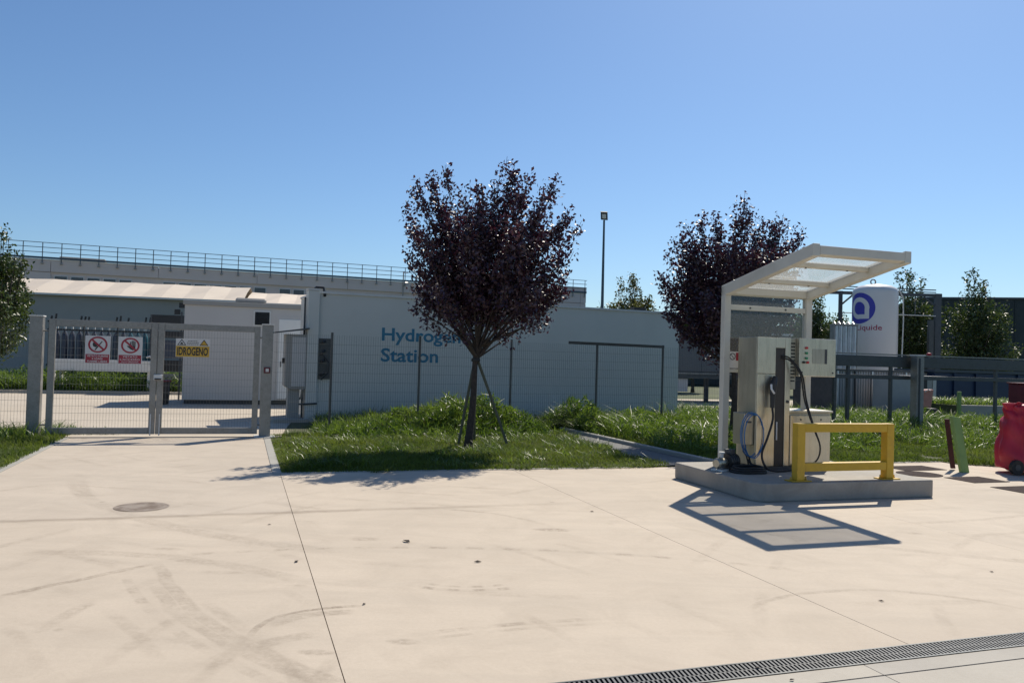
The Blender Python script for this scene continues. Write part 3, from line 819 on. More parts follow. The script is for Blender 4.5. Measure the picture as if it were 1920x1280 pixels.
MB().tube([SF(-0.62, 0.30, 0.40), SF(-0.30, -0.12, 0.42), SF(0.0, -0.13, 0.44)], 0.022, 8).build('conduit', 'dark', st)
text('Hydrogen', SF(1.52, -0.004, 1.85), SF.u, (0, 0, 1), 2.03, 0.415, 'letter_blue', st, 'lettering', 0.022)
text('Station', SF(1.51, -0.004, 1.44), SF.u, (0, 0, 1), 1.46, 0.335, 'letter_blue', st, 'lettering', 0.022)
vb = MB().box(SF, 0.02, 0.30, -0.02, -0.003, 1.0, 1.95).build('valve_panel', 'galv_dark', st)
for i, (z, q) in enumerate(((1.86, 0.03), (1.62, 0.05), (1.42, 0.04), (1.12, 0.03))):
    MB().tube([SF(0.08, -0.05, z - q), SF(0.10, -0.09, z), SF(0.16, -0.06, z + q)], 0.03, 6).build('valve', 'black', st)
MB().tube([SF(0.12, -0.07, 1.55), SF(0.26, -0.12, 1.38), SF(0.24, -0.12, 1.15), SF(0.08, -0.08, 0.98)], 0.014, 6).build('hose', 'black', st)
MB().box(SF, 0.03, 0.11, -0.10, -0.02, 0.16, 0.22).build('small_light', 'white', st)  # small white light at the wall foot, plain paint without glow
MB().box(SF, 8.7, 9.1, 0.05, 0.25, 3.052, 3.14).build('roof_lug', 'black', st)

# ---- electrical cabinet on a pedestal beside the station
EF = Frame(-5.05, 18.65, 24)
el = thing('electrical_cabinet', EF(0, 0, 0), 'grey electrical cabinet with sloping rain hood on a narrow pedestal', 'cabinet')
MB().box(EF, -0.42, 0.34, -0.30, 0.34, -0.02, 0.09).build('footing', 'concrete_grey', el, bevel=0.01)
MB().box(EF, -0.11, 0.15, -0.10, 0.12, 0.09, 0.80).build('pedestal', 'shed_wall', el)
MB().extrude([EF(-0.20, -0.17, 0.84), EF(-0.08, -0.17, 0.76), EF(0.27, -0.17, 0.76), EF(0.27, -0.17, 2.02), EF(-0.20, -0.17, 2.02)], EF.w * 0.36).build('case', 'shed_wall', el, bevel=0.008)
MB().box(EF, -0.06, 0.25, -0.185, -0.172, 0.82, 1.96).build('case_door', 'kiosk', el, bevel=0.004)
MB().box(EF, -0.25, -0.205, -0.05, 0.03, 1.35, 1.47).build('handle', 'black', el)
MB().extrude([EF(-0.46, -0.30, 2.03), EF(0.30, -0.30, 2.14), EF(0.30, -0.30, 2.18), EF(-0.46, -0.30, 2.06)], EF.w * 0.62).build('rain_hood', 'galv_dark', el)
MB().tube([EF(0.31, -0.05, 0.7), EF(0.31, -0.05, 2.0)], 0.018, 8).build('conduit', 'cap', el)

# ---- white kiosk behind the gate
KF = Frame(-9.66, 23.7, 18.5)
ki = thing('kiosk', KF(2, 0.5, 0), 'white technical kiosk with louvred vent and pale door behind the gate', 'kiosk')
MB().box(KF, 0, 5.2, 0, 2.4, 0.13, 2.92).build('wall', 'kiosk', ki)
MB().box(KF, 0.06, 5.1, 0.12, 2.3, 0.0, 0.13).build('dark_base', 'dark', ki)  # dark block painting the shade in the gap under the raised kiosk
MB().box(KF, -0.05, 5.25, -0.06, 2.46, 2.92, 3.06).build('roof_fascia', 'shed_wall', ki, bevel=0.01)
v = MB().box(KF, 1.93, 2.44, -0.03, -0.001, 2.36, 2.84).build('vent_frame', 'white', ki, bevel=0.005)
MB().box(KF, 1.975, 2.395, -0.034, -0.0305, 2.405, 2.795).build('vent_back', 'black', v)
for i in range(10):
    z = 2.42 + i * 0.038
    MB().extrude([KF(1.98, -0.036, z), KF(1.98, -0.07, z), KF(1.98, -0.036, z + 0.02)], KF.u * 0.41).build('louvre', 'dark', v)
d = MB().box(KF, 2.60, 3.62, -0.02, -0.001, 0.16, 2.70).build('door_frame', 'kiosk', ki)
dd = MB().box(KF, 2.68, 3.54, -0.05, -0.021, 0.18, 2.60).build('door', 'door', ki, bevel=0.004)
MB().tube([KF(2.76, -0.09, 1.15), KF(2.76, -0.09, 1.32)], 0.015, 6).build('handle', 'dark', dd)
MB().box(KF, -0.10, -0.06, 0.02, 0.10, 0.1, 2.7).build('cable_tray', 'dark', ki)
for i, z in enumerate((2.62, 2.82)):
    MB().box(KF, -0.28 + 0.12 * i, -0.12 + 0.12 * i, 0.0, 0.1, z, z + 0.15).build('lamp_box', 'black', ki)
MB().box(KF, 1.4, 2.3, 0.3, 1.1, 3.06, 3.22).build('roof_hatch', 'shed_wall', ki, bevel=0.05)

# dark control rack and waste bin left of the kiosk
RK = Frame(-13.0, 28.9, 10)
rk = thing('control_rack', RK(0.6, 0, 0), 'black open control rack standing between cylinders and kiosk', 'rack')
for s in (0.0, 1.12):
    MB().box(RK, s, s + 0.06, 0, 0.5, 0, 2.82).build('upright', 'dark', rk)
for z0, z1, m in ((2.5, 2.82, 'black'), (2.0, 2.24, 'black'), (1.25, 1.92, 'cylinder'), (0.78, 1.2, 'black')):
    MB().box(RK, 0.06, 1.12, 0.02, 0.45, z0, z1).build('panel', m, rk)
MB().box(RK, 0.06, 1.12, 0.05, 0.4, 0.1, 0.7).build('cabinet_base', 'shed_wall', rk)
bn = thing('waste_bin', (-9.98, 23.2, 0), 'black bin with red rim standing at the corner of the kiosk', 'bin')
MB().lathe((-9.98, 23.2, 0.02), [(0.15, 0), (0.18, 0.62), (0.19, 0.64)], 14).build('body', 'black', bn)
MB().lathe((-9.98, 23.2, 0.66), [(0.2, 0), (0.2, 0.05), (0.15, 0.06)], 14).build('rim', 'dark_red', bn)

# ---- guard beam and gas cylinders behind it
gb = thing('guard_beam', (-14.2, 28.0, 0), 'wide white guard beam on legs in front of the gas cylinders', 'barrier')
MB().beam((-15.8, 27.6, 0.96), (-12.62, 28.4, 0.96), 0.12, 0.40).build('beam', 'white', gb, bevel=0.01)
for q in (0.03, 0.10, 0.955):
    x = -15.8 + 3.18 * q; y = 27.68 + 0.8 * q
    MB().beam((x, y, 0), (x, y, 0.78), 0.09, 0.09).build('leg', 'white', gb)
MB().tube([(-12.62, 28.3, 0.95), (-12.62, 28.28, 1.25), (-12.68, 28.25, 1.32), (-12.78, 28.2, 1.28)], 0.035, 8).build('cable_end', 'cap', gb)
cr = thing('cylinder_rack', (-15.3, 30, 0), 'dark rack with spiked header pipes holding the gas cylinders', 'rack')
for x in (-17.0, -15.85, -14.7, -13.55):
    y = 29.6 + (x + 17) * 0.18
    MB().beam((x, y, 0), (x, y, 2.5), 0.06, 0.06).build('upright', 'dark', cr)
MB().beam((-17.05, 29.55, 2.50), (-13.5, 30.2, 2.50), 0.06, 0.06).build('header_pipe', 'black', cr)
MB().beam((-17.05, 29.55, 2.2), (-13.5, 30.2, 2.2), 0.05, 0.07).build('cross_bar', 'black', cr)
MB().beam((-17.05, 29.55, 0.9), (-13.5, 30.2, 0.9), 0.05, 0.07).build('cross_bar', 'black', cr)
for x in (-16.95, -16.80, -15.95, -15.82, -15.70, -14.75, -14.62, -14.35, -13.75, -13.6):
    y = 29.55 + (x + 17.05) * 0.183
    MB().tube([(x, y, 2.5), (x + 0.03, y, 2.70 + 0.1 * random.random())], 0.035, 5).build('relief_stub', 'black', cr)
cy0 = None
for r_ in range(2):
    for i in range(14):
        x = -16.85 + i * 0.25 + r_ * 0.12; y = 29.82 + (x + 17) * 0.18 + r_ * 0.28
        if cy0 is None:
            cy0 = thing('gas_cylinder', (x, y, 0), 'slim dark gas cylinder standing in the rack behind the guard beam', 'cylinder', 'gas cylinders in the rack')
            MB().lathe((x, y, 0), [(0.09, 0.02), (0.105, 0.05), (0.105, 1.95), (0.085, 2.07), (0.035, 2.15), (0.03, 2.2)], 14).build('body', 'cylinder', cy0, smooth='auto')
            MB().tube([(x, y, 2.2), (x, y, 2.32)], 0.035, 6).build('valve', 'cap', cy0)
        else:
            c = cy0.copy(); COL.objects.link(c); c.location = (x, y, 0)
            for ch in list(cy0.children):
                e = ch.copy(); COL.objects.link(e); e.parent = c
                if ch.name.startswith('body') and i >= 10:
                    e.material_slots[0].link = 'OBJECT'; e.material_slots[0].material = M['cylinder_teal']
            if i >= 10:
                c['label'] = 'slim teal gas cylinder at the right end of the cylinder rack'

# ---- white fabric shelters behind
def fabric_shed(fr, L, n, zb, zr, dep, label):
    g = thing('fabric_shed', fr(L / 2, 0, 0), label, 'shed', 'fabric-roofed sheds')
    MB().box(fr, 0.1, L - 0.1, 0.25, dep, 0, zb - 0.02).build('wall', 'shed_wall', g)
    for i in range(n):
        a = L * i / n; b = L * (i + 1) / n; m = (a + b) / 2
        sag = 0.09
        MB().add([fr(a, 0, zb), fr(m, 0.0, zb - 0.01), fr(b, 0, zb), fr(b, dep * 0.5, zr), fr(m, dep * 0.5, zr - sag * 0.4), fr(a, dep * 0.5, zr), fr(b, dep * 0.25, (zb + zr) / 2 + 0.07), fr(m, dep * 0.25, (zb + zr) / 2 - sag), fr(a, dep * 0.25, (zb + zr) / 2 + 0.07),
                  fr(a, dep, zb), fr(b, dep, zb)],
                 [(0, 1, 7, 8), (1, 2, 6, 7), (8, 7, 4, 5), (7, 6, 3, 4), (5, 4, 3, 10, 9)]).build('roof_panel', 'awning', g, smooth=False)
    MB().box(fr, 0, L, -0.04, 0.0, zb - 0.10, zb - 0.003).build('eave_rail', 'white', g)
    return g
fabric_shed(Frame(-31.4, 40.68, 12), 16.95, 8, 4.36, 5.36, 7, 'long shed with cream fabric roof behind the gate')
fabric_shed(Frame(-14.75, 44.3, 12), 5.2, 3, 4.30, 5.10, 7, 'shorter shed with pinkish fabric roof beside the long one')

# ================================================================== LONG BUILDING
BF = Frame(4.0, 76.0, 22.1)
bl = thing('long_building', BF(-20, 0, 0), 'long beige flat-roofed building with railing along its roof edge', 'building')
MB().box(BF, -64, 3.2, 0.12, 16, 0, 7.9).build('wall', 'beige_wall', bl)
s = -64.0
k_ = 0
while s < 3.0:
    e = min(s + 7.4, 3.2)
    MB().box(BF, s + 0.015, e - 0.015, -0.05, 0.119, 7.12, 8.0).build('parapet_panel', 'beige_wall', bl)
    MB().box(BF, s + 0.015, e - 0.015, -0.02, 0.119, 0.0, 7.07).build('wall_panel', 'beige_wall', bl) if e < -36 or s > -16 else None
    s += 7.4
MB().box(BF, -64, 3.2, -0.08, 0.4, 8.003, 8.06).build('coping', 'white', bl)
def windows(a, b, n):
    w_ = (b - a) / n
    for i in range(n):
        f = MB().box(BF, a + i * w_ + 0.09, a + (i + 1) * w_ - 0.09, 0.03, 0.118, 5.6, 6.87).build('window', 'white', bl)
        MB().box(BF, a + i * w_ + 0.14, a + (i + 1) * w_ - 0.14, 0.02, 0.029, 5.65, 6.82).build('pane', 'pane_dark', f)
def s_at(px):     # distance along the facade for a bearing
    k = (px - 960) / 1510.0
    return (k * 76 - 4.0) / (BF.u.x - k * BF.u.y)
windows(s_at(30), s_at(246), 7)
windows(s_at(299), s_at(498), 7)
windows(s_at(518), s_at(570), 2)
MB().box(BF, 0.4, 3.2, -0.1, 3.0, 8.07, 8.62).build('end_parapet', 'beige_wall', bl)
for q in (s_at(136),):
    MB().box(BF, q - 1.2, q + 1.9, 1.0, 3.0, 8.06, 8.42).build('roof_unit', 'shed_wall', bl)
MB().tube([BF(s_at(752), -0.12, 4), BF(s_at(752), -0.12, 8.9)], 0.05, 6).build('downpipe', 'shed_wall', bl)
rl = thing('roof_railing', BF(-20, -0.1, 8), 'blue-grey railing along the roof edge of the long building', 'railing')
p0 = MB().tube([BF(-60, -0.14, 7.72), BF(-60, -0.14, 9.28)], 0.032, 6).build('post', 'rail_blue', rl)
b0 = MB().lathe(BF(-60, -0.14, 7.66), [(0.0, 0), (0.09, 0.03), (0.09, 0.13), (0.0, 0.17)], 8).build('bracket', 'shed_wall', rl)
n = 0
s = -58.74
while s < 3.2:
    dup(p0, BF.u * (s + 60), rl); dup(b0, BF.u * (s + 60), rl)
    s += 1.26
for z in (9.28, 8.92, 8.55):
    MB().tube([BF(-62, -0.14, z), BF(3.2, -0.14, z)], 0.026, 6).build('rail', 'rail_blue', rl)
MB().box(BF, -62, 3.2, -0.16, -0.12, 8.075, 8.22).build('toe_board', 'rail_blue', rl)

# ================================================================== LAMP POST
lp = thing('lamp_post', (4.99, 45, 0), 'tall thin lamp post with square floodlight head behind the station', 'lamp post')
MB().tube([(4.99, 45, 0), (4.99, 45, 4.5), (4.97, 45, 9.5)], [0.10, 0.085, 0.055], 10).build('pole', 'rail_blue', lp)
hd = MB().extrude([(4.78, 44.86, 9.50), (5.16, 44.86, 9.48), (5.13, 44.80, 9.92), (4.75, 44.80, 9.93)], (0, 0.14, 0.06)).build('lamp_head', 'dark', lp)
MB().extrude([(4.85, 44.845, 9.58), (5.06, 44.845, 9.57), (5.04, 44.80, 9.80), (4.83, 44.80, 9.81)], (0, -0.006, 0)).build('lens', 'cap', hd)

# ================================================================== FUELLING PAD, SHELTER, DISPENSER
one('fuelling_pad', MB().extrude([YARD(5.27, -1.05, 0.0), YARD(5.24, -2.86, 0.0), YARD(5.36, -3.0, 0.0), YARD(7.84, -3.03, 0.0), YARD(7.82, -1.05, 0.0)], (0, 0, 0.22)), 'pad',
    'raised concrete plinth under the dispenser and the yellow barrier', 'plinth', bevel=0.018, seg=2)

S0, S1, TB, TF, ZB, ZF = 5.78, 7.24, -1.32, -3.22, 2.70, 3.06
def zc(t):
    return ZB + (t - TB) / (TF - TB) * (ZF - ZB)
sh = thing('canopy_shelter', YARD((S0 + S1) / 2, TB, 0.22), 'off-white glazed canopy shelter cantilevered over the dispenser', 'shelter')
for s in (S0 + 0.05, S1 - 0.05):
    MB().box(YARD, s - 0.05, s + 0.05, TB - 0.10, TB, 0.222, ZB - 0.005).build('post', 'shelter', sh, bevel=0.006)
for s in (S0, S1 - 0.10):
    P = [YARD(s, TB, ZB - 0.15), YARD(s, TF, ZF - 0.15), YARD(s, TF, ZF), YARD(s, TB, ZB)]
    MB().extrude(P, YARD.u * 0.10).build('side_beam', 'shelter', sh, bevel=0.006)
def cross(t0, t1, h, name):
    P = [YARD(S0 + 0.101, t0, zc(t0) - h), YARD(S0 + 0.101, t1, zc(t1) - h), YARD(S0 + 0.101, t1, zc(t1) - 0.022), YARD(S0 + 0.101, t0, zc(t0) - 0.022)]
    o = MB().extrude(P, YARD.u * (S1 - S0 - 0.202)).build(name, 'shelter', sh, bevel=0.004)
    return o
cross(TF, TF + 0.10, 0.128, 'front_beam')
cross(-2.62, -2.56, 0.085, 'cross_bar')
cross(-1.88, -1.82, 0.085, 'cross_bar')
cross(TB - 0.10, TB - 0.001, 0.128, 'rear_beam')
for a, b in ((TF + 0.101, -2.621), (-2.559, -1.881), (-1.819, TB - 0.101)):
    P = [YARD(S0 + 0.103, a, zc(a) - 0.042), YARD(S0 + 0.103, b, zc(b) - 0.042), YARD(S0 + 0.103, b, zc(b) - 0.034), YARD(S0 + 0.103, a, zc(a) - 0.034)]
    MB().extrude(P, YARD.u * (S1 - S0 - 0.206)).build('roof_pane', 'glass_roof', sh)
for z0, z1 in ((2.37, 2.44), (1.50, 1.545)):
    MB().box(YARD, S0 + 0.101, S1 - 0.101, TB - 0.08, TB - 0.02, z0, z1).build('rear_bar', 'shelter', sh, bevel=0.004)
for z0, z1 in ((2.442, ZB - 0.13), (1.547, 2.368)):
    MB().box(YARD, S0 + 0.102, S1 - 0.102, TB - 0.054, TB - 0.046, z0, z1).build('rear_pane', 'glass', sh)
for t in (-2.59, -1.85):
    for s in (S0 + 0.4, S1 - 0.42):
        MB().lathe(YARD(s, t, zc(t) - 0.097), [(0.0, 0.0), (0.014, 0.004), (0.014, 0.011)], 8).build('bolt_head', 'dark', sh)
for s in (S0 + 0.42, S1 - 0.45):
    MB().tube([YARD(s, TB - 0.081, 2.405), YARD(s, TB - 0.092, 2.405)], 0.013, 8).build('bolt_head', 'dark', sh)

# notice stuck on the rear glass
ns = thing('glass_notice', YARD(5.98, TB - 0.056, 1.56), 'small white no-smoking notice with red patch on the shelter glass', 'sign')
MB().box(YARD, 5.89, 6.12, TB - 0.06, TB - 0.056, 1.56, 1.79).build('board', 'sign_white', ns)
m = MB(); ring(m, YARD, 5.945, 1.72, TB - 0.062, 0.038, 0.048, 24); m.build('ring', 'sign_black', ns)
flat(MB(), YARD, [(5.912, 1.748), (5.918, 1.754), (5.978, 1.692), (5.972, 1.686)], TB - 0.0624).build('slash', 'sign_black', ns)
MB().box(YARD, 6.0, 6.115, TB - 0.0625, TB - 0.0605, 1.665, 1.775).build('red_patch', 'sign_red', ns)

dp = thing('fuel_dispenser', YARD(6.4, -1.75, 0.22), 'brushed steel fuel dispenser with control box and low side cabinet under the canopy', 'dispenser')
TD = -1.95
MB().box(YARD, 5.955, 6.50, TD + 0.03, -1.50, 0.27, 1.985).build('case', 'steel_dark', dp, bevel=0.006)
MB().box(YARD, 5.955, 6.238, TD, TD + 0.029, 1.50, 1.985).build('front_panel', 'steel', dp, bevel=0.004)
MB().box(YARD, 5.955, 6.238, TD, TD + 0.029, 0.27, 1.495).build('front_panel', 'steel', dp, bevel=0.004)
MB().box(YARD, 6.24, 6.388, TD + 0.012, TD + 0.029, 0.28, 1.845).build('hose_slot', 'slot', dp)
MB().box(YARD, 6.24, 6.388, TD, TD + 0.029, 1.848, 1.985).build('slot_header', 'steel', dp, bevel=0.003)
MB().box(YARD, 6.392, 6.475, TD, TD + 0.029, 0.27, 1.985).build('front_column', 'steel', dp, bevel=0.004)
MB().tube([YARD(6.435, TD - 0.012, 1.13), YARD(6.435, TD + 0.001, 1.13)], 0.02, 12).build('key_lock', 'dark', dp)
vs = MB().box(YARD, 6.502, 6.585, TD + 0.04, -1.55, 1.30, 1.985).build('vent_strip', 'steel_dark', dp)
for i in range(12):
    MB().box(YARD, 6.505, 6.57, TD + 0.034, TD + 0.0395, 1.40 + i * 0.046, 1.42 + i * 0.046).build('vent_slot', 'black', vs)
cb = MB().box(YARD, 6.59, 7.19, TD - 0.03, -1.72, 1.475, 1.99).build('control_box', 'steel', dp, bevel=0.006)
MB().box(YARD, 6.80, 7.04, TD - 0.034, TD - 0.0305, 1.65, 1.85).build('display_window', 'steel_dark', cb)
MB().box(YARD, 7.0, 7.04, TD - 0.036, TD - 0.0342, 1.65, 1.85).build('display_edge', 'dark', cb)
for (s_, z, m_) in ((6.70, 1.86, 'red_btn'), (6.70, 1.79, 'green_btn'), (6.70, 1.72, 'green_btn'), (6.72, 1.665, 'red_btn'), (6.66, 1.665, 'black')):
    MB().tube([YARD(s_, TD - 0.05, z), YARD(s_, TD - 0.0305, z)], 0.017, 10).build('push_button', m_, cb)
for s_ in (6.635, 7.14):
    MB().tube([YARD(s_, TD - 0.036, 1.53), YARD(s_, TD - 0.0305, 1.53)], 0.012, 8).build('screw', 'dark', cb)
ca = MB().box(YARD, 6.48, 7.17, TD + 0.03, -1.45, 0.27, 0.985).build('side_cabinet', 'steel_dark', dp, bevel=0.006)
MB().box(YARD, 6.495, 7.15, TD + 0.004, TD + 0.0295, 0.29, 0.945).build('cabinet_door', 'steel', ca, bevel=0.004)
MB().box(YARD, 6.47, 7.185, TD - 0.005, -1.44, 0.986, 1.012).build('cabinet_lid', 'steel', ca, bevel=0.004)
for s_ in (6.66, 6.99):
    MB().tube([YARD(s_, TD - 0.002, 0.89), YARD(s_, TD + 0.004, 0.89)], 0.012, 8).build('screw', 'dark', ca)
MB().box(YARD, 5.95, 6.55, TD + 0.0, -1.48, 0.222, 0.268).build('plinth', 'galv_dark', dp)
hb = MB().box(YARD, 6.07, 6.232, TD - 0.006, TD - 0.001, 1.05, 1.48).build('nozzle_plate', 'steel_dark', dp)
MB().tube([YARD(6.20, TD - 0.05, 1.46), YARD(6.155, TD - 0.07, 1.36), YARD(6.14, TD - 0.08, 1.22)], [0.03, 0.052, 0.04], 10).build('nozzle', 'black', dp)
MB().tube([YARD(6.14, TD - 0.08, 1.22), YARD(6.135, TD - 0.085, 1.05)], [0.034, 0.028], 10).build('nozzle_grip', 'black', dp)
MB().tube([YARD(6.10, TD - 0.10, 1.36), YARD(6.09, TD - 0.12, 1.30), YARD(6.13, TD - 0.13, 1.24)], 0.014, 8).build('trigger_guard', 'cap', dp)
def spline(P, n=10):
    P = [Vector(p) for p in P]; Q = [P[0] * 2 - P[1]] + P + [P[-1] * 2 - P[-2]]
    out = []
    for i in range(1, len(Q) - 2):
        a, b, c, d = Q[i - 1:i + 3]
        for j in range(n):
            q = j / n
            out.append(0.5 * ((2 * b) + (c - a) * q + (2 * a - 5 * b + 4 * c - d) * q * q + (-a + 3 * b - 3 * c + d) * q ** 3))
    out.append(Q[-2])
    return out
h1 = [YARD(6.135, TD - 0.085, 1.06), YARD(6.12, TD - 0.12, 0.9), YARD(5.99, TD - 0.20, 0.68), YARD(5.89, TD - 0.22, 0.46), YARD(5.93, TD - 0.25, 0.30), YARD(6.06, TD - 0.25, 0.245), YARD(6.35, TD - 0.18, 0.24), YARD(6.52, TD - 0.10, 0.26)]
MB().tube(spline(h1), 0.015, 8).build('filling_hose', 'rubber', dp, smooth=True)
for q in (0.0, 0.028):
    h2 = [YARD(6.33, TD + 0.01, 1.715 + q), YARD(6.42, TD - 0.06, 1.68 + q), YARD(6.54 + q, TD - 0.12, 1.50), YARD(6.62 + q, TD - 0.12, 1.15), YARD(6.72 + q * .4, TD - 0.18, 0.80), YARD(6.80, TD - 0.22, 0.55), YARD(6.76, TD - 0.2, 0.36), YARD(6.62, TD - 0.1, 0.27)]
    MB().tube(spline(h2), 0.0105, 8).build('delivery_hose', 'rubber', dp, smooth=True)
MB().tube([YARD(6.27, TD - 0.002, 0.86), YARD(6.27, TD - 0.004, 0.62)], 0.01, 6).build('slot_fitting', 'cap', dp)
# junction box on the left flank
jb = thing('junction_box', YARD(5.87, -1.66, 0.5), 'small grey steel box on the left flank of the dispenser', 'box')
MB().box(YARD, 5.80, 5.952, -1.90, -1.64, 0.55, 0.97).build('case', 'steel_dark', jb, bevel=0.006)
MB().box(YARD, 5.83, 5.91, -1.906, -1.901, 0.84, 0.865).build('name_plate', 'dark', jb)
for s_ in (5.83, 5.865):
    MB().tube([YARD(s_, -1.84, 0.55), YARD(s_, -1.85, 0.46), YARD(s_ + 0.03, -1.88, 0.40), YARD(s_ + 0.06, -1.9, 0.26)], 0.012, 6).build('cable_gland', 'black', jb)
# blue air hose looped round it
pts = []
for lp_ in range(3):
    for j in range(20):
        a = 2 * math.pi * j / 20 + 0.6
        rr = 1.0 + 0.05 * math.sin(lp_ * 2.1 + j * 0.3)
        pts.append(YARD(5.885 + 0.15 * math.cos(a) * rr + 0.02 * lp_, -1.925 - 0.012 * lp_ - 0.03 * math.cos(a) * (lp_ % 2), 0.68 + 0.29 * math.sin(a) * rr))
one('blue_hose', MB().tube(pts, 0.0065, 6), 'blue_hose', 'coiled blue air hose hanging on the left flank of the dispenser', 'hose', smooth=True)

# electric pump with its hose on the plinth edge
PF = Frame(*YARD(5.55, -1.88)[:2], 40)
pm = thing('pump', PF(0, 0, 0.22), 'small black electric pump lying at the left end of the plinth', 'pump')
MB().box(PF, -0.20, 0.16, -0.09, 0.09, 0.222, 0.24).build('base_plate', 'cap', pm)
MB().tube([PF(-0.02, 0, 0.335), PF(0.17, 0, 0.335), PF(0.19, 0, 0.335)], [0.105, 0.105, 0.07], 16).build('motor', 'black', pm, smooth='auto')
MB().tube([PF(-0.22, 0, 0.32), PF(-0.20, 0, 0.32), PF(-0.10, 0, 0.32), PF(-0.02, 0, 0.33)], [0.05, 0.07, 0.065, 0.05], 14).build('pump_head', 'steel_dark', pm, smooth='auto')
MB().box(PF, 0.02, 0.13, -0.05, 0.05, 0.43, 0.49).build('terminal_box', 'dark', pm, bevel=0.005)
for q in (0.03, 0.07, 0.11):
    MB().tube([PF(q, 0, 0.335), PF(q + 0.01, 0, 0.335)], 0.114, 16).build('cooling_fin', 'dark', pm)
MB().lathe(PF(-0.10, 0, 0.39), [(0.025, 0), (0.025, 0.05), (0.04, 0.055), (0.04, 0.075)], 10).build('outlet', 'cap', pm)
pts = []
for lp_ in range(3):
    for j in range(22):
        a = 2 * math.pi * j / 22
        pts.append(YARD(5.72 + (0.24 - 0.02 * lp_) * math.cos(a), -2.12 + (0.2 - 0.015 * lp_) * math.sin(a), 0.238 + 0.026 * lp_ + 0.004 * math.sin(a * 3)))
pts += [YARD(5.88, -1.98, 0.3), YARD(5.84, -1.93, 0.36)]
one('hose_coil', MB().tube(pts, 0.015, 6), 'rubber', 'black hose coiled on the plinth beside the pump', 'hose', smooth=True)

# yellow crash barrier
yb = thing('crash_barrier', YARD(6.57, -2.88, 0.22), 'yellow square-tube crash barrier bolted to the front of the plinth', 'barrier')
for s in (5.90, 7.245):
    MB().box(YARD, s - 0.055, s + 0.055, -2.935, -2.825, 0.234, 0.92).build('post', 'yellow', yb, bevel=0.008, seg=2)
    bp = MB().box(YARD, s - 0.14, s + 0.14, -2.96, -2.80, 0.222, 0.234).build('base_plate', 'yellow', yb, bevel=0.002)
    for d in (-0.11, 0.11):
        MB().lathe(YARD(s + d, -2.88, 0.234), [(0.016, 0), (0.016, 0.012), (0.008, 0.013), (0.008, 0.04), (0, 0.041)], 8).build('bolt', 'yellow', bp)
MB().box(YARD, 5.956, 7.189, -2.933, -2.827, 0.815, 0.918).build('top_rail', 'yellow', yb, bevel=0.006, seg=2)
MB().box(YARD, 5.956, 7.189, -2.93, -2.83, 0.34, 0.44).build('bottom_rail', 'yellow', yb, bevel=0.006, seg=2)

# ================================================================== RIGHT EDGE: red bag, boards
def lumpy(name, prof, fr, mat, seed, parent, nz=22, na=30, amp=0.035):
    r = np.random.default_rng(seed)
    mb = MB(); ph = r.uniform(0, 6.28, 6); k0 = len(mb.v)
    V = []
    for i in range(nz):
        q = i / (nz - 1)
        x = q * (len(prof) - 1); j = min(int(x), len(prof) - 2); f = x - j
        z = prof[j][0] * (1 - f) + prof[j + 1][0] * f; ra = prof[j][1] * (1 - f) + prof[j + 1][1] * f; rb = prof[j][2] * (1 - f) + prof[j + 1][2] * f
        for a_ in range(na):
            a = 2 * math.pi * a_ / na
            e = amp * (1.6 * (1 - 2 * abs(math.sin(2.5 * a + ph[4] + 2.2 * q))) * (0.4 + q) + 0.9 * abs(math.sin(9 * q + 3 * a + ph[5])) + math.sin(3 * a + ph[0] + 2 * q) + 0.6 * math.sin(7 * a + ph[1] - 5 * q) + 0.5 * math.sin(11 * a + ph[2] + 9 * q) + 0.5 * math.sin(5 * q * 6.28 + 2 * a + ph[3]))
            V.append(fr((ra + e) * math.cos(a), (rb + e) * math.sin(a), z + 0.5 * e))
    F = []
    for i in range(nz - 1):
        for a_ in range(na):
            b_ = (a_ + 1) % na
            F.append((i * na + a_, i * na + b_, (i + 1) * na + b_, (i + 1) * na + a_))
    F.append(tuple(range(na - 1, -1, -1))); F.append(tuple((nz - 1) * na + j for j in range(na)))
    mb.add(V, F)
    return mb.build(name, mat, parent, smooth=True)
RB = Frame(8.28, 12.95, 10)
rb = thing('covered_trolley', RB(0, 0, 0), 'wheeled trolley under a loose red tarpaulin cover at the right edge', 'trolley')
lumpy('cover', [(0.07, 0.40, 0.36), (0.26, 0.43, 0.37), (0.55, 0.37, 0.34), (0.8, 0.34, 0.30), (0.95, 0.33, 0.24), (1.06, 0.33, 0.13), (1.10, 0.30, 0.05), (1.11, 0.24, 0.015)], RB, 'red_tarp', 5, rb, amp=0.024, nz=34, na=48)
MB().extrude([RB(-0.30, -0.03, 0.94), RB(-0.44, -0.04, 1.12), RB(-0.30, -0.03, 1.125), RB(-0.12, -0.03, 1.12)], RB.w * 0.06).build('cover_corner', 'red_tarp', rb, bevel=0.01)
for s_, t_ in ((-0.37, -0.24), (0.38, -0.24), (-0.08, 0.2), (0.38, 0.22)):
        wl = MB().tube([RB(s_, t_ - 0.03, 0.125), RB(s_, t_ + 0.03, 0.125)], 0.115, 16).build('wheel', 'rubber', rb)
        MB().tube([RB(s_, t_ - 0.034, 0.125), RB(s_, t_ + 0.034, 0.125)], 0.05, 10).build('hub', 'dark', wl)
MB().box(RB, -0.34, 0.34, -0.18, 0.18, 0.17, 0.22).build('chassis', 'black', rb)
rbx = thing('red_cabinet', (10.55, 16.2, 0), 'dark red hose cabinet standing behind the red bag', 'cabinet')
DX = Frame(10.20, 16.0, 12)
MB().box(DX, 0, 0.62, 0, 0.4, 0, 1.38).build('case', 'dark_red', rbx, bevel=0.008)
MB().box(DX, -0.02, 0.66, -0.03, 0.43, 1.382, 1.41).build('lid', 'dark_red', rbx, bevel=0.006)
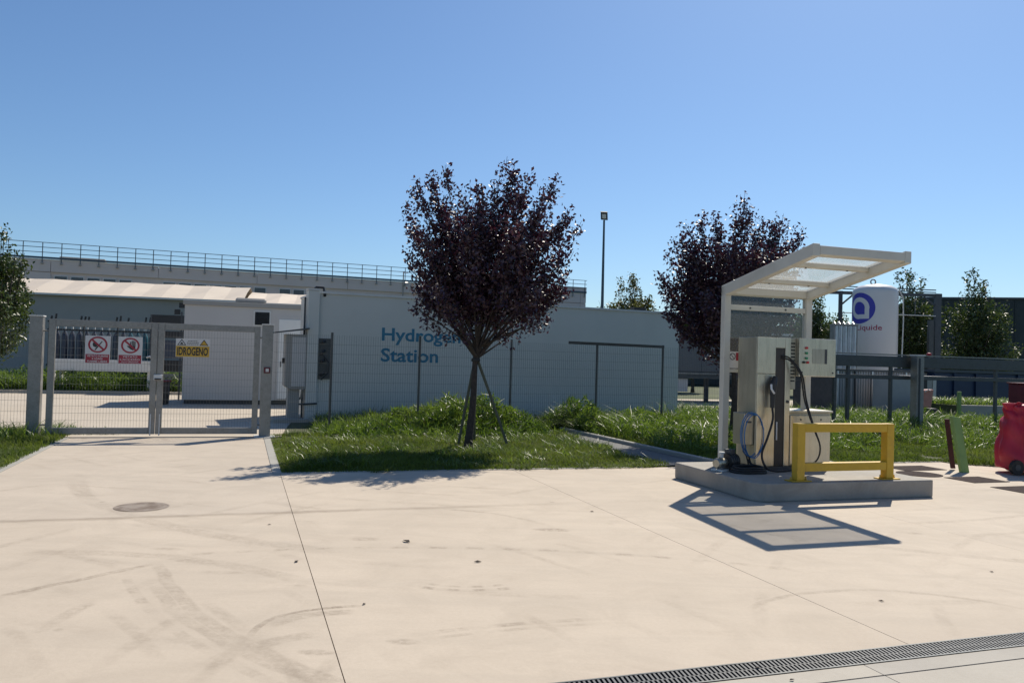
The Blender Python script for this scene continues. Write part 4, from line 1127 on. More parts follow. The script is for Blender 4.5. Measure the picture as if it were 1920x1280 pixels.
MB().box(DX, 0.30, 0.60, -0.012, -0.001, 0.15, 1.25).build('door', 'black', rbx)
MB().box(DX, 0.24, 0.27, 0.10, 0.13, 1.41, 1.85).build('sign_post', 'galv', rbx)
sg = MB().box(DX, 0.22, 0.52, 0.085, 0.098, 1.46, 1.84).build('sign_board', 'dark_red', rbx)
MB().box(DX, 0.245, 0.50, 0.078, 0.0845, 1.66, 1.80).build('sign_face', 'sign_white', sg)
M['brown_board'] = paint('brown_board', (0.065, 0.014, 0.014), 0.7, var=0.3, scale=14)
gbf = YARD(10.39, -1.19)
one('leaning_board', MB().extrude([(gbf.x - 0.03, gbf.y, 0.0), (gbf.x + 0.10, gbf.y + 0.03, 0.0), (gbf.x + 0.03, gbf.y + 0.19, 0.86), (gbf.x - 0.115, gbf.y + 0.16, 0.88)], (-0.02, 0.07, 0)), 'green_board',
    'light green narrow board leaning at the grass edge', 'board', bevel=0.004)
one('leaning_board', MB().extrude([(gbf.x - 0.02, gbf.y + 0.34, 0.02), (gbf.x + 0.06, gbf.y + 0.36, 0.02), (gbf.x - 0.03, gbf.y + 0.40, 0.82), (gbf.x - 0.11, gbf.y + 0.38, 0.82)], (0, 0.04, 0)), 'brown_board',
    'dark red narrow board standing behind the green one', 'board', bevel=0.004)

# ================================================================== RIGHT BACKGROUND
rp = thing('gate_post', YARD(15.4, 4.75, 0), 'thick dark grey steel post with pale cap rising from the weeds on the right', 'gate post')
MB().box(YARD, 15.29, 15.51, 4.64, 4.86, 0, 1.95).build('post', 'galv', rp, bevel=0.008)
MB().box(YARD, 15.27, 15.53, 4.62, 4.88, 1.951, 1.985).build('cap', 'cap', rp, bevel=0.004)
MB().box(YARD, 15.34, 15.38, 4.625, 4.639, 0.05, 1.9).build('guide_strip', 'dark', rp)
sg = thing('sliding_gate', YARD(17, 4.95, 0), 'dark grey sliding gate with deep top beam on the right', 'gate')
MB().box(YARD, 11.6, 22, 4.93, 5.03, 1.66, 1.93).build('top_beam', 'galv_dark', sg, bevel=0.006)
MB().box(YARD, 11.6, 22, 4.95, 5.01, 1.955, 1.985).build('guide_rail', 'galv', sg)
MB().box(YARD, 11.6, 22, 4.94, 5.02, 1.36, 1.46).build('middle_rail', 'galv_dark', sg, bevel=0.004)
for s in (11.7, 13.05, 13.45, 14.75, 18.2, 20.0):
    MB().box(YARD, s, s + 0.07, 4.945, 5.015, 0.3, 1.659).build('stile', 'galv_dark', sg)
for s in (16.0, 19.6):
    MB().lathe(YARD(s, 4.98, 1.985), [(0.05, 0), (0.06, 0.02), (0.05, 0.06), (0, 0.07)], 10).build('roller', 'red_btn', sg)
# corrugated skip and stores behind the sliding gate
CF = Frame(12.0, 30.0, 18.5)
cs = thing('corrugated_store', CF(2.5, 0, 0), 'grey corrugated steel store behind the sliding gate', 'store')
prof = []
for i in range(44):
    a = i * 0.12
    prof += [(a, 0), (a + 0.035, 0), (a + 0.05, -0.04), (a + 0.105, -0.04)]
nP = len(prof)
MB().add([CF(a, b, 0.0) for a, b in prof] + [CF(a, b, 1.5) for a, b in prof], [(i, i + 1, nP + i + 1, nP + i) for i in range(nP - 1)]).build('corrugated_wall', 'corr', cs)
MB().box(CF, 0, 5.3, 0.02, 2.3, 0, 1.48).build('inner_case', 'dark', cs)
MB().box(CF, -0.05, 5.35, -0.06, 2.35, 1.5, 1.58).build('top_frame', 'galv_dark', cs)
for i in range(7):
    MB().box(CF, 0.1 + i * 0.8, 0.16 + i * 0.8, -0.10, -0.045, 0.0, 1.5).build('upright', 'dark' if i % 2 else 'alu', cs)
cab2 = thing('pump_cabinet', (15.2, 29.4, 0), 'grey equipment cabinets with bright white lids behind the right gate', 'cabinet')
CG = Frame(13.6, 29.0, 18.5)
for a, b, m_ in ((0.0, 1.25, 'corr'), (1.30, 2.0, 'shed_wall'), (2.03, 2.2, 'kiosk')):
    MB().box(CG, a, b, 0, 0.8, 0.06, 1.34).build('case', m_, cab2, bevel=0.01)
for a in (1.25, 2.15):
    MB().box(CG, a, a + 0.55, -0.05, 0.85, 1.345, 1.40).build('lid', 'white', cab2, bevel=0.01)
MB().box(CG, 1.42, 1.75, -0.012, -0.001, 0.95, 1.27).build('screen', 'black', cab2)
MB().box(CG, 0.0, 2.2, 0.0, 0.8, 0.0, 0.055).build('dark_base', 'dark', cab2)
bb = thing('wheeled_bin', (13.45, 26.0, 0), 'faded pink plastic bin on a dark wheeled base by the right gate', 'bin')
MB().extrude([(13.30, 25.9, 0.42), (13.52, 25.9, 0.40), (13.60, 25.9, 1.0), (13.28, 25.9, 0.98)], (0, 0.35, 0)).build('body', 'pink', bb, bevel=0.02)
MB().tube([(13.30, 25.88, 0.92), (13.38, 25.82, 0.99), (13.47, 25.88, 0.96)], 0.02, 6).build('handle', 'cap', bb)
MB().box(WORLD, 13.25, 13.75, 25.9, 26.3, 0.2, 0.39).build('base', 'black', bb, bevel=0.03)
for x_ in (13.33, 13.68):
    MB().tube([(x_, 25.86, 0.12), (x_, 25.93, 0.12)], 0.11, 12).build('wheel', 'rubber', bb)
QF = Frame(16.3, 31.0, 18.5)
bx = thing('blue_skip', QF(2, 0, 0), 'dark blue skip container behind the far grass bank', 'skip')
MB().extrude([QF(0.2, 0, 0.15), QF(4.6, 0, 0.15), QF(5.0, 0, 1.55), QF(0, 0, 1.55)], QF.w * 1.9).build('hull', 'blue_box', bx, bevel=0.02)
MB().box(QF, -0.08, 5.08, -0.06, 1.96, 1.552, 1.66).build('rim', 'frame_dark', bx)
for s in (0.9, 2.0, 3.1, 4.2):
    MB().box(QF, s, s + 0.09, -0.07, -0.003, 0.17, 1.54).build('rib', 'blue_box', bx)
one('marker_post', MB().box(Frame(14.58, 26.2, 18), -0.05, 0.05, -0.05, 0.05, 0, 0.95), 'green_board', 'short pale green marker post at the end of the far kerb', 'post', bevel=0.006)
KW = Frame(14.9, 26.6, 10)
one('retaining_kerb', MB().box(KW, 0, 9, 0, 0.2, 0, 0.5), 'concrete_grey', 'low concrete retaining kerb below the far grass bank', 'kerb wall', bevel=0.01)
struct('grass_bank', MB().box(KW, 0, 9, 0.21, 2.2, -0.03, 0.47), 'lawn')

# storage tank with painted emblem
TK = Vector((18.9, 42.0, 0)); TR = 1.11
tk = thing('storage_tank', TK, 'tall white cylindrical storage tank with blue round emblem', 'tank')
MB().lathe(TK, [(TR * 0.98, 0.9), (TR, 0.95), (TR, 5.55), (TR * 0.985, 5.68), (TR * 0.92, 5.80), (TR * 0.70, 5.93), (TR * 0.35, 6.0), (0, 6.02)], 48).build('shell', 'tank', tk, smooth='auto')
for i in range(4):
    a = i * math.pi / 2 + 0.5
    MB().tube([TK + Vector((0.85 * math.cos(a), 0.85 * math.sin(a), 0)), TK + Vector((0.85 * math.cos(a), 0.85 * math.sin(a), 0.95))], 0.09, 8).build('leg', 'tank', tk)
MB().tube([TK + Vector((-0.13 + 0.13 * math.cos(a), -0.02, 6.14 + 0.13 * math.sin(a))) for a in np.linspace(0, 6.28, 13)], 0.035, 6).build('lifting_eye', 'galv', tk)
MB().tube([TK + Vector((TR * 0.9, -0.5, 5.75)), TK + Vector((TR * 1.1, -0.5, 5.3)), TK + Vector((TR * 1.15, -0.45, 4.2)), TK + Vector((TR * 1.1, -0.4, 0.9))], 0.03, 6).build('pipe', 'cap', tk)
def on_tank(a, b):
    """a: arc length to the right from the line facing the camera, b: height"""
    ang = math.atan2(-TK.y, -TK.x) + a / (TR + 0.006)
    return Vector((TK.x + (TR + 0.006) * math.cos(ang), TK.y + (TR + 0.006) * math.sin(ang), b))
def wrapped(pts_fn, n, m_, name, mat, dr=0.0):
    mb = MB(); V = []
    for i in range(n):
        for j in range(m_ + 1):
            a, b = pts_fn(i / n * 2 * math.pi, j / m_)
            p = on_tank(a, b); q = Vector((p.x - TK.x, p.y - TK.y, 0)).normalized() * dr
            V.append(p + q)
    F = []
    for i in range(n):
        k2 = (i + 1) % n
        for j in range(m_):
            F.append((i * (m_ + 1) + j, k2 * (m_ + 1) + j, k2 * (m_ + 1) + j + 1, i * (m_ + 1) + j + 1))
    mb.add(V, F)
    return mb.build(name, mat, tk)
LX, LZ = -0.80, 4.72
def shape(a, ro):     # rounded outline with a square lower right corner
    c, s_ = math.cos(a), math.sin(a)
    if c > 0 and s_ < 0:
        e = 1.0 / max(abs(c), abs(s_)); return ro * e * 0.98
    return ro
wrapped(lambda a, q: (LX + 0.82 * q * math.cos(a), LZ + 0.80 * q * math.sin(a)), 48, 8, 'emblem_disc', 'logo_blue')
wrapped(lambda a, q: (LX - 0.02 + shape(a, 0.56) * q * math.cos(a), LZ + 0.0 + shape(a, 0.56) * q * math.sin(a)), 64, 8, 'emblem_letter', 'tank', 0.004)
wrapped(lambda a, q: (LX - 0.02 + shape(a, 0.33) * q * math.cos(a), LZ + 0.0 + shape(a, 0.33) * q * math.sin(a)), 64, 6, 'emblem_counter', 'logo_blue', 0.008)
text('Air Liquide', (0, 0, 0), (1, 0, 0), (0, 0, 1), 2.05, 0.36, 'logo_red', tk, 'lettering', 0.01, wrap=lambda a, b: on_tank(-1.70 + a, 3.50 + b))
MB().tube([TK + Vector((-1.3, -1.2, 1.05)), TK + Vector((1.3, -1.2, 1.05))], 0.03, 6).build('guard_rail', 'galv', tk)

vp = thing('vaporiser', (16.45, 40, 0), 'bank of upright ribbed aluminium tubes beside the white tank', 'vaporiser')
v0 = None
for i in range(5):
    for j in range(2):
        x = 16.02 + i * 0.23; y = 39.9 + j * 0.35
        if v0 is None:
            mb = MB(); P = []
            for a_ in range(16):
                a = a_ / 16 * 2 * math.pi; r_ = 0.105 if a_ % 2 else 0.05
                P.append((x + r_ * math.cos(a), y + r_ * math.sin(a), 0.5))
            mb.extrude(P, (0, 0, 3.2)); v0 = mb.build('finned_tube', 'alu', vp); vx, vy = x, y
        else:
            dup(v0, (x - vx, y - vy, 0), vp)
for z in (0.45, 3.72):
    MB().box(WORLD, 15.9, 17.1, 39.8, 40.4, z, z + 0.06).build('frame_rail', 'galv', vp)
for x_ in (15.92, 17.05):
    MB().box(WORLD, x_, x_ + 0.05, 39.85, 40.35, 0, 3.72).build('frame_leg', 'galv', vp)
for i in range(5):
    MB().tube([(16.02 + i * 0.23, 39.9, 3.78), (16.02 + i * 0.23, 40.08, 3.9), (16.02 + i * 0.23, 40.25, 3.78)], 0.03, 6).build('bend', 'alu', vp)

sf = thing('steel_frame', (20.2, 43.3, 0), 'dark steel portal frame carrying pipes behind the tank', 'frame')
for x_, w_ in ((17.62, 0.15), (22.85, 0.32)):
    MB().box(WORLD, x_ - w_ / 2, x_ + w_ / 2, 43.2, 43.4, 0, 5.75).build('column', 'frame_dark', sf)
MB().box(WORLD, 15.4, 23.05, 43.22, 43.38, 5.58, 5.74).build('beam', 'frame_dark', sf)
MB().box(WORLD, 22.22, 22.46, 42.9, 43.12, 0, 4.3).build('stack_pipe', 'galv_dark', sf)
for z in (5.85, 5.98):
    MB().tube([(15.4, 43.2, z + 0.05), (22.7, 43.2, z - 0.05)], 0.032, 6).build('pipe', 'rail_blue', sf)
for a_, b_ in (((22.75, 43.3, 5.05), (22.1, 43.3, 5.58)), ((17.7, 43.3, 5.05), (18.3, 43.3, 5.58))):
    MB().beam(a_, b_, 0.08, 0.08).build('brace', 'frame_dark', sf)
MB().tube([(17.7, 43.2, 4.58), (22.7, 43.2, 4.54)], 0.028, 6).build('pipe', 'cap', sf)
for s_ in (18.6, 20.4, 21.6):
    MB().tube([(s_, 43.2, 4.57), (s_, 43.2, 5.58)], 0.025, 6).build('pipe', 'galv_dark', sf)

dw = thing('dark_warehouse', (40, 62, 0), 'very dark flat-fronted warehouse filling the right background', 'warehouse')
DF = Frame(31.5, 62.5, -16)
MB().box(DF, 0, 30, 0, 18, 0, 7.15).build('wall', 'warehouse', dw)
MB().box(DF, -0.1, 30.1, -0.1, 18.1, 7.151, 7.3).build('roof_edge', 'frame_dark', dw)
for i in range(24):
    MB().box(DF, 0.6 + i * 1.2, 0.66 + i * 1.2, -0.05, -0.001, 0.02, 7.1).build('cladding_rib', 'warehouse', dw)
dw2 = thing('dark_shed', (20, 66, 0), 'low dark shed far behind the tank', 'shed')
MB().box(Frame(10, 62, 8), 0, 21, 0, 10, 0, 4.6).build('wall', 'warehouse', dw2)
MB().box(Frame(10, 62, 8), -0.15, 21.15, -0.15, 10.2, 4.601, 4.75).build('roof_edge', 'frame_dark', dw2)

# trailer behind the station's right end
TF_ = Frame(6.4, 33.0, 12)
tr = thing('parked_trailer', TF_(4, 1, 0), 'dark slate box trailer parked behind the right end of the station', 'trailer')
MB().box(TF_, 0, 5.6, 0, 2.5, 1.28, 2.9).build('box_body', 'trailer', tr, bevel=0.02)
MB().box(TF_, -0.03, 5.63, -0.03, 2.53, 2.901, 2.98).build('sunlit_roof_rim', 'station_trim', tr)  # sunlit roof edge painted as a pale rim
MB().box(TF_, 0, 5.6, 0.02, 2.48, 1.0, 1.279).build('chassis', 'galv_dark', tr)
MB().box(TF_, 0, 5.6, -0.02, -0.001, 1.18, 1.24).build('side_rail', 'galv', tr)
for i in range(5):
    MB().box(TF_, 0.5 + i, 0.56 + i, -0.02, -0.001, 1.3, 2.88).build('side_rib', 'trailer', tr)
MB().box(TF_, 0.3, 0.95, 0.1, 0.7, 0.45, 0.98).build('tool_box', 'kiosk', tr)
for s in (3.4, 4.5):
    wl = MB().tube([TF_(s, 0.05, 0.5), TF_(s, 0.35, 0.5)], 0.5, 20).build('wheel', 'rubber', tr)
    MB().tube([TF_(s, 0.03, 0.5), TF_(s, 0.36, 0.5)], 0.26, 16).build('rim', 'galv_dark', wl)
for s in (1.8, 1.9):
    MB().box(TF_, s, s + 0.08, 0.3, 0.4, 0, 1.0).build('landing_leg', 'dark', tr)

# ================================================================== TREES
def branchy(name, base, fork_z, axis, prof, nshoot, per, leaf, mats, label, cat_group, seed, r_base=0.085, limbs=9, lean=(0, 0), dens_out=0.55, upv=1.0, spires=10, squash=1.0, tips=None, fill=0.26):
    """tree with trunk, limbs and leaves along ascending shoots inside an uneven envelope
    axis: (x, y) offset of the crown centre; prof: list of (z, radius)"""
    global RNG
    RNG = np.random.default_rng(seed)
    base = Vector(base)
    t = thing(name, base, label, 'tree', cat_group)
    zs = np.array([p[0] for p in prof]); rs = np.array([p[1] for p in prof])
    f = base + Vector((lean[0], lean[1], fork_z))
    tp = []
    for i in range(8):
        q = i / 7
        tp.append(base + Vector((lean[0] * q + 0.012 * math.sin(q * 7 + seed), lean[1] * q + 0.01 * math.cos(q * 5), fork_z * q - (0.05 if i == 0 else 0))))
    MB().tube(tp, [r_base * (1.28 if i == 0 else 1 - 0.38 * i / 7) for i in range(8)], 10).build('trunk', mats[0], t, smooth=True)
    lb = MB(); ph = RNG.uniform(0, 6.28, 4)
    ztop, zbot = zs[-1], zs[0]
    def env(z, a):
        r = np.interp(z, zs, rs)
        k = 1 + 0.13 * np.sin(2 * a + ph[0] + 0.9 * z) + 0.10 * np.sin(3 * a + ph[1] - 1.3 * z) + 0.08 * np.sin(5 * a + ph[2] + 2.3 * z)
        return r * k
    tiers = []
    H = ztop - zbot
    for i in range(limbs):
        tiers.append((zbot + H * RNG.uniform(0.90, 1.06), RNG.uniform(0.10, 0.75), i / limbs))
    for i in range(limbs + 1):
        tiers.append((zbot + H * RNG.uniform(0.55, 0.88), RNG.uniform(0.85, 1.12), i / (limbs + 1)))
    for i in range(limbs):
        tiers.append((zbot + H * RNG.uniform(0.20, 0.52), RNG.uniform(0.85, 1.12), i / limbs))
    curves = []
    if tips:
        tiers = [(tz, tx, ty) for tx, ty, tz in tips]
    for (z1, k1, aq) in tiers:
        a = 2 * math.pi * (aq + RNG.uniform(-0.05, 0.05)) + (0.4 if k1 > 0.8 else 0)
        r1 = max(np.interp(z1, zs, rs), 0.55 * rs.max() if z1 > zs[-3] else 0) * k1
        e = base + Vector((axis[0] + r1 * math.cos(a), axis[1] + r1 * math.sin(a) * squash, z1))
        if tips:
            e = base + Vector((k1, aq, z1)); r1 = math.hypot(k1 - lean[0], aq); a = math.atan2(aq, k1 - lean[0])
        st_ = base + Vector((lean[0], lean[1], fork_z - RNG.uniform(0, 0.22)))
        bow = 0.02 if tips else 0.16
        c = st_ + (e - st_) * 0.5 + Vector((math.cos(a) * bow * r1, math.sin(a) * bow * r1, (0.03 if tips else -0.08) * (z1 - fork_z)))
        P = [(1 - q) ** 2 * st_ + 2 * q * (1 - q) * c + q * q * e for q in np.linspace(0, 1, 7)]
        lb.tube(P, [r_base * (0.42 if len(curves) % 4 == 0 else 0.2) * (1 - 0.88 * q) + 0.003 for q in np.linspace(0, 1, 7)], 6, False)
        curves.append((np.array(st_ - base), np.array(c - base), np.array(e - base)))
    # shoots along the limbs
    nl = int(nshoot * (1 - fill))
    ci = RNG.integers(0, len(curves), nl)
    q = (RNG.uniform(0.34, 1.02, nl) if tips else np.power(RNG.uniform(0.10, 1.0, nl), 0.75))[:, None]
    A_ = np.array([c[0] for c in curves])[ci]; B_ = np.array([c[1] for c in curves])[ci]; C_ = np.array([c[2] for c in curves])[ci]
    pc = (1 - q) ** 2 * A_ + 2 * q * (1 - q) * B_ + q * q * C_
    tg = 2 * (1 - q) * (B_ - A_) + 2 * q * (C_ - B_); tg /= np.linalg.norm(tg, axis=1)[:, None]
    rad = rs.max() * (0.05 + (0.14 if tips else 0.26) * np.sin(np.clip(q, 0, 1) * math.pi * 0.88) )
    off = RNG.normal(size=(nl, 3)); off /= np.linalg.norm(off, axis=1)[:, None]
    tip = pc + off * rad * np.power(RNG.uniform(0, 1, (nl, 1)), 0.5)
    d = tg * 1.0 + off * 0.45 + np.array([0, 0, 0.35 * upv]) + RNG.normal(size=(nl, 3)) * 0.18
    if tips:      # the lowest part of the crown stays thin
        kp = RNG.uniform(0, 1, nl) < np.clip((tip[:, 2] - fork_z - 0.40) / 0.8, 0.08, 1)
        tip, d = tip[kp], d[kp]
    # and through the body of the crown
    nf = int(nshoot * fill)
    z = zbot + H * RNG.uniform(0.30 if tips else 0.05, 0.80, nf)
    a = RNG.uniform(0, 2 * math.pi, nf)
    rr = env(z, a) * 0.85 * np.power(RNG.uniform(0, 1, nf), dens_out)
    tip2 = np.stack([axis[0] * np.clip((z - zbot) / H * 2, 0, 1) + rr * np.cos(a), axis[1] + rr * np.sin(a) * squash, z], 1)
    d2 = np.stack([np.cos(a) * 0.5, np.sin(a) * 0.5, np.full(nf, 0.9 * upv)], 1) + RNG.normal(size=(nf, 3)) * 0.3
    tip = np.vstack([tip, tip2]); d = np.vstack([d, d2]); d /= np.linalg.norm(d, axis=1)[:, None]
    n = len(tip)
    L = RNG.uniform(0.07, 0.16, n) * H
    # leading shoots that break the outline
    for (c0_, c1_, c2_) in curves[:spires]:
        t3 = c2_ - c1_; t3 = t3 / np.linalg.norm(t3) + np.array([0, 0, 0.6]); t3 /= np.linalg.norm(t3)
        for e_ in range(2):
            L_ = H * RNG.uniform(0.06, 0.12)
            tip = np.vstack([tip, (c2_ + t3 * L_ * 0.6 + RNG.normal(size=3) * 0.05)[None, :]]); d = np.vstack([d, t3[None, :]]); L = np.append(L, L_)
    n = len(tip)
    b0 = np.array(base)
    for i in range(0, n, 3):
        p1 = Vector(tip[i]) + base; p0_ = p1 - Vector(d[i]) * float(L[i])
        lb.tube([p0_, p1], [0.007, 0.003], 3, False)
    lb.build('limbs', mats[0], t, smooth=True)
    q = RNG.uniform(0, 1, (n, per)) ** 0.8
    P = tip[:, None, :] - d[:, None, :] * (L[:, None] * q)[:, :, None]
    P = P.reshape(-1, 3) + RNG.normal(size=(n * per, 3)) * leaf * (0.55 + 0.35 * np.repeat(q.ravel()[:, None], 3, 1))
    tone = np.clip(np.repeat(RNG.beta(2, 3, n), per) * 0.7 + RNG.uniform(0, 0.45, n * per), 0, 1)
    leaves('crown', P + b0, leaf, mats[1], tone, t, updir=0.15)
    return t

TIPS1 = [(-0.98, -0.46, 4.48), (-0.75, -0.29, 4.6), (-0.56, 0.33, 4.85), (-0.19, 0.09, 4.47), (0.14, -0.45, 4.46), (0.42, -0.07, 4.84), (0.68, -0.02, 4.87), (0.91, -0.37, 4.66), (1.41, 0.26, 4.72), (1.17, -0.42, 4.4), (1.58, -0.12, 4.12), (1.78, 0.02, 3.87), (1.62, -0.08, 3.42), (1.64, 0.1, 3.06), (1.54, 0.26, 2.84), (1.43, 0.5, 2.56), (1.07, -0.24, 2.23), (-1.2, 0.22, 4.16), (-1.02, -0.23, 3.79), (-1.03, -0.55, 3.37), (-1.12, 0.52, 3.13), (-0.9, -0.22, 2.73), (-0.96, -0.2, 2.42), (-0.04, -1.08, 3.76), (0.38, -0.52, 4.05), (0.83, -0.78, 3.84), (-0.53, 0.57, 4.22), (0.05, 1.2, 3.54), (0.67, 0.66, 3.29), (1.06, 0.72, 3.51), (-0.44, 1.06, 3.3), (-0.77, -0.66, 3.54), (1.26, 1.12, 4.07), (0.28, 1.01, 2.92), (-0.22, 1.12, 2.81), (0.79, 1.07, 2.73), (-0.52, -1.16, 2.7), (1.2, -1.14, 2.84), (0.11, -0.8, 4.17), (0.63, 0.61, 4.56)]
TIPS2 = [(-1.48, 0.22, 3.37), (-1.42, -0.23, 3.65), (-1.2, 0.41, 4.06), (-1.24, -0.25, 4.16), (-1.0, 0.07, 4.41), (-0.8, -0.11, 4.56), (-0.42, 0.12, 4.61), (-0.14, -0.33, 4.65), (0.08, -0.35, 4.87), (0.54, 0.27, 4.56), (0.81, 0.28, 4.58), (0.95, 0.07, 4.56), (1.29, 0.46, 4.34), (1.16, -0.32, 4.21), (-1.36, 0.39, 3.13), (-1.5, -0.36, 2.68), (-1.14, 0.51, 2.5), (-0.97, 0.14, 2.2), (-0.7, 0.12, 1.94), (-0.49, 0.52, 1.72), (1.39, 0.32, 3.71), (1.3, 0.32, 3.03), (0.84, -0.49, 2.32), (0.63, -0.14, 2.1), (-1.03, -0.56, 3.75), (-0.63, -0.64, 4.07), (-0.32, -1.06, 4.02), (0.2, -0.69, 3.98), (0.59, -0.82, 3.76), (-0.94, -1.13, 3.06), (0.14, 0.96, 3.51), (0.07, -0.85, 3.12), (0.46, -0.96, 3.01), (-0.66, 0.94, 2.67), (-0.51, -0.74, 2.48), (-0.04, -0.94, 2.38), (-0.91, 0.93, 3.25), (0.29, -0.86, 2.6), (-0.06, 0.63, 3.01)]
PROF = [(1.75, 0.12), (1.95, 0.40), (2.2, 0.78), (2.5, 1.05), (2.9, 1.28), (3.3, 1.42), (3.7, 1.50), (4.05, 1.48), (4.3, 1.36), (4.5, 1.12), (4.65, 0.80)]
branchy('plum_tree', (-0.71, 14.11, 0), 1.78, (0.33, 0.0), PROF, 2250, 18, 0.080, ('bark', 'purple'), 'dark purple-leaved tree with tripod stakes, in front of the station lettering', 'purple-leaved trees', 11, 0.072, 11, (0.10, 0), spires=23, tips=TIPS1, fill=0.14)
PROF2 = [(1.55, 0.12), (1.8, 0.55), (2.1, 0.95), (2.5, 1.22), (2.9, 1.38), (3.3, 1.42), (3.7, 1.36), (4.1, 1.22), (4.4, 0.98), (4.6, 0.72), (4.72, 0.5)]
branchy('plum_tree', (4.60, 16.6, 0), 1.6, (-0.02, 0.0), PROF2, 2300, 18, 0.082, ('bark', 'purple'), 'dark purple-leaved tree partly hidden behind the canopy shelter', 'purple-leaved trees', 23, 0.075, 10, (0.0, 0), spires=24, tips=TIPS2, fill=0.18)
# tripod stakes of the front tree
ts = thing('tree_stakes', (-0.66, 14.1, 0), 'tripod of slim wooden stakes propping the front purple tree', 'stakes')
for p in ((-0.93, 14.62, 0), (0.0, 14.6, 0), (-0.66, 13.95 + 1.35, 0)):
    top = Vector((-0.62 + (0.02 if p[0] > -0.5 else -0.02), 14.11 + (0.05 if p[1] > 14.2 else -0.02), 1.58))
    MB().tube([Vector(p) + Vector((0, 0, -0.05)), Vector(p) * 0.5 + top * 0.5, top], 0.026, 7).build('stake', 'stake', ts)
MB().lathe((-0.625, 14.11, 1.53), [(0.075, 0), (0.08, 0.03), (0.075, 0.06)], 12).build('strap', 'rubber', ts)

GP = [(1.5, 0.6), (2.2, 1.3), (3.2, 1.75), (4.2, 1.95), (5.2, 1.9), (5.9, 1.45), (6.4, 0.8)]
branchy('green_tree', (7.15, 48, 0), 1.8, (0, 0), GP, 700, 18, 0.17, ('bark', 'olive_leaf'), 'bushy olive-green tree showing above the station roof beside the lamp post', 'background trees', 31, 0.1, 7, spires=6, fill=0.6)
branchy('green_tree', (10.6, 47, 0), 1.5, (0, 0), [(1.2, 0.6), (2.2, 1.3), (3.2, 1.55), (4.2, 1.4), (5.0, 0.9), (5.6, 0.4)], 380, 15, 0.17, ('bark', 'green_leaf'), 'lower green tree between the olive tree and the purple one', 'background trees', 32, 0.1, 7, spires=6, fill=0.6)
branchy('green_tree', (17.2, 46, 0), 1.6, (0, 0), [(1.0, 1.1), (2.0, 1.9), (3.2, 2.1), (4.5, 2.0), (5.2, 1.6), (5.8, 0.9)], 750, 18, 0.17, ('bark', 'dark_leaf'), 'dark green tree left of the white tank', 'background trees', 33, 0.1, 7, spires=6, fill=0.6)
branchy('green_tree', (22.7, 46, 0), 1.6, (0, 0), [(0.6, 1.5), (2.0, 2.0), (3.5, 2.0), (5.0, 1.9), (6.0, 1.5), (6.7, 0.8)], 900, 18, 0.17, ('bark', 'dark_leaf'), 'tall green tree just right of the white tank', 'background trees', 34, 0.1, 7, spires=6, fill=0.6)
branchy('green_tree', (25.9, 45, 0), 1.6, (0.2, 0), [(0.5, 1.8), (1.5, 2.2), (3.0, 2.2), (4.5, 2.0), (5.6, 1.5), (6.7, 0.8)], 900, 18, 0.17, ('bark', 'dark_leaf'), 'ragged green tree in front of the dark warehouse', 'background trees', 35, 0.1, 7, spires=6, fill=0.6)
branchy('green_tree', (-12.95, 19.6, 0), 1.5, (0.12, 0.0), [(1.5, 0.5), (1.9, 0.85), (2.5, 1.12), (3.1, 1.12), (3.6, 0.9), (4.0, 0.75), (4.25, 0.4)], 1000, 18, 0.095, ('bark', 'dark_leaf'), 'dark green tree cut by the left edge of the view', 'garden trees', 36, 0.06, 8, (0.4, 0), spires=8, fill=0.6)

# ================================================================== GRASS AND WEEDS
RNG = np.random.default_rng(99)
def st_pts(n, s0, s1, t0, t1):
    return RNG.uniform(s0, s1, n), RNG.uniform(t0, t1, n)
def to_xy(s, t):
    return np.stack([YARD.o.x + YARD.u.x * s + YARD.w.x * t, YARD.o.y + YARD.u.y * s + YARD.w.y * t], 1)
def grass(name, label, n, box, h, wd, lean, mat, keep=None, hmul=None, segs=2, z0=0.0, cat='grass', tb=0.0):
    s, t = st_pts(n, *box)
    if keep is not None:
        m = keep(s, t); s, t = s[m], t[m]
    xy = to_xy(s, t)
    n1 = vnoise(xy, 0.55, 3); n2 = vnoise(xy, 0.16, 4)
    hh = RNG.uniform(h[0], h[1], len(s)) * (0.55 + 0.9 * n1)
    if hmul is not None:
        hh = hh * hmul(s, t, xy)
    m = hh > 0.012
    xy, hh, n1, n2 = xy[m], hh[m], n1[m], n2[m]
    k = len(hh)
    tone = np.clip(0.55 * vnoise(xy, 0.9, 8) + 0.5 * RNG.uniform(0, 1, k) + 0.15 * n2 - 0.12 + tb, 0, 1)
    o = blades(name, xy, z0, hh, RNG.uniform(wd[0], wd[1], k), RNG.uniform(lean[0], lean[1], k), mat, tone, None, segs)
    return tag(o, label, cat, None, 'stuff')

def on_path(s, t):
    l = 5.55 + (5.9 - 5.55) * t / 6.0; r = 6.74 + (6.48 - 6.74) * t / 6.0
    e = 0.10 * np.sin(t * 3.1) + 0.06 * np.sin(t * 7.7)
    return (s > l - 0.02 + 0.22 + e) & (s < r + 0.01) & (t < 6.1)
def bare(s, t):      # trodden soil by the gate post and the tree foot
    xy = to_xy(s, t)
    a = ((s - 0.55) / 0.75) ** 2 + ((t - 4.55) / 0.45) ** 2 < 1 + 0.5 * (vnoise(xy, 0.2, 5) - 0.5)
    b = np.hypot(xy[:, 0] + 0.60, xy[:, 1] - 13.95) < 0.30 * (0.6 + 0.8 * vnoise(xy, 0.12, 6))
    return a | b
def inside(s, t, e=0.0):
    return (s > 0.0 + e) & ~on_path(s, t) & ~(bare(s, t) & (RNG.uniform(0, 1, len(s)) > 0.18))
def edge(s, t, xy):
    return np.clip(0.35 + np.minimum(s, t) * 1.6, 0.35, 1.0)

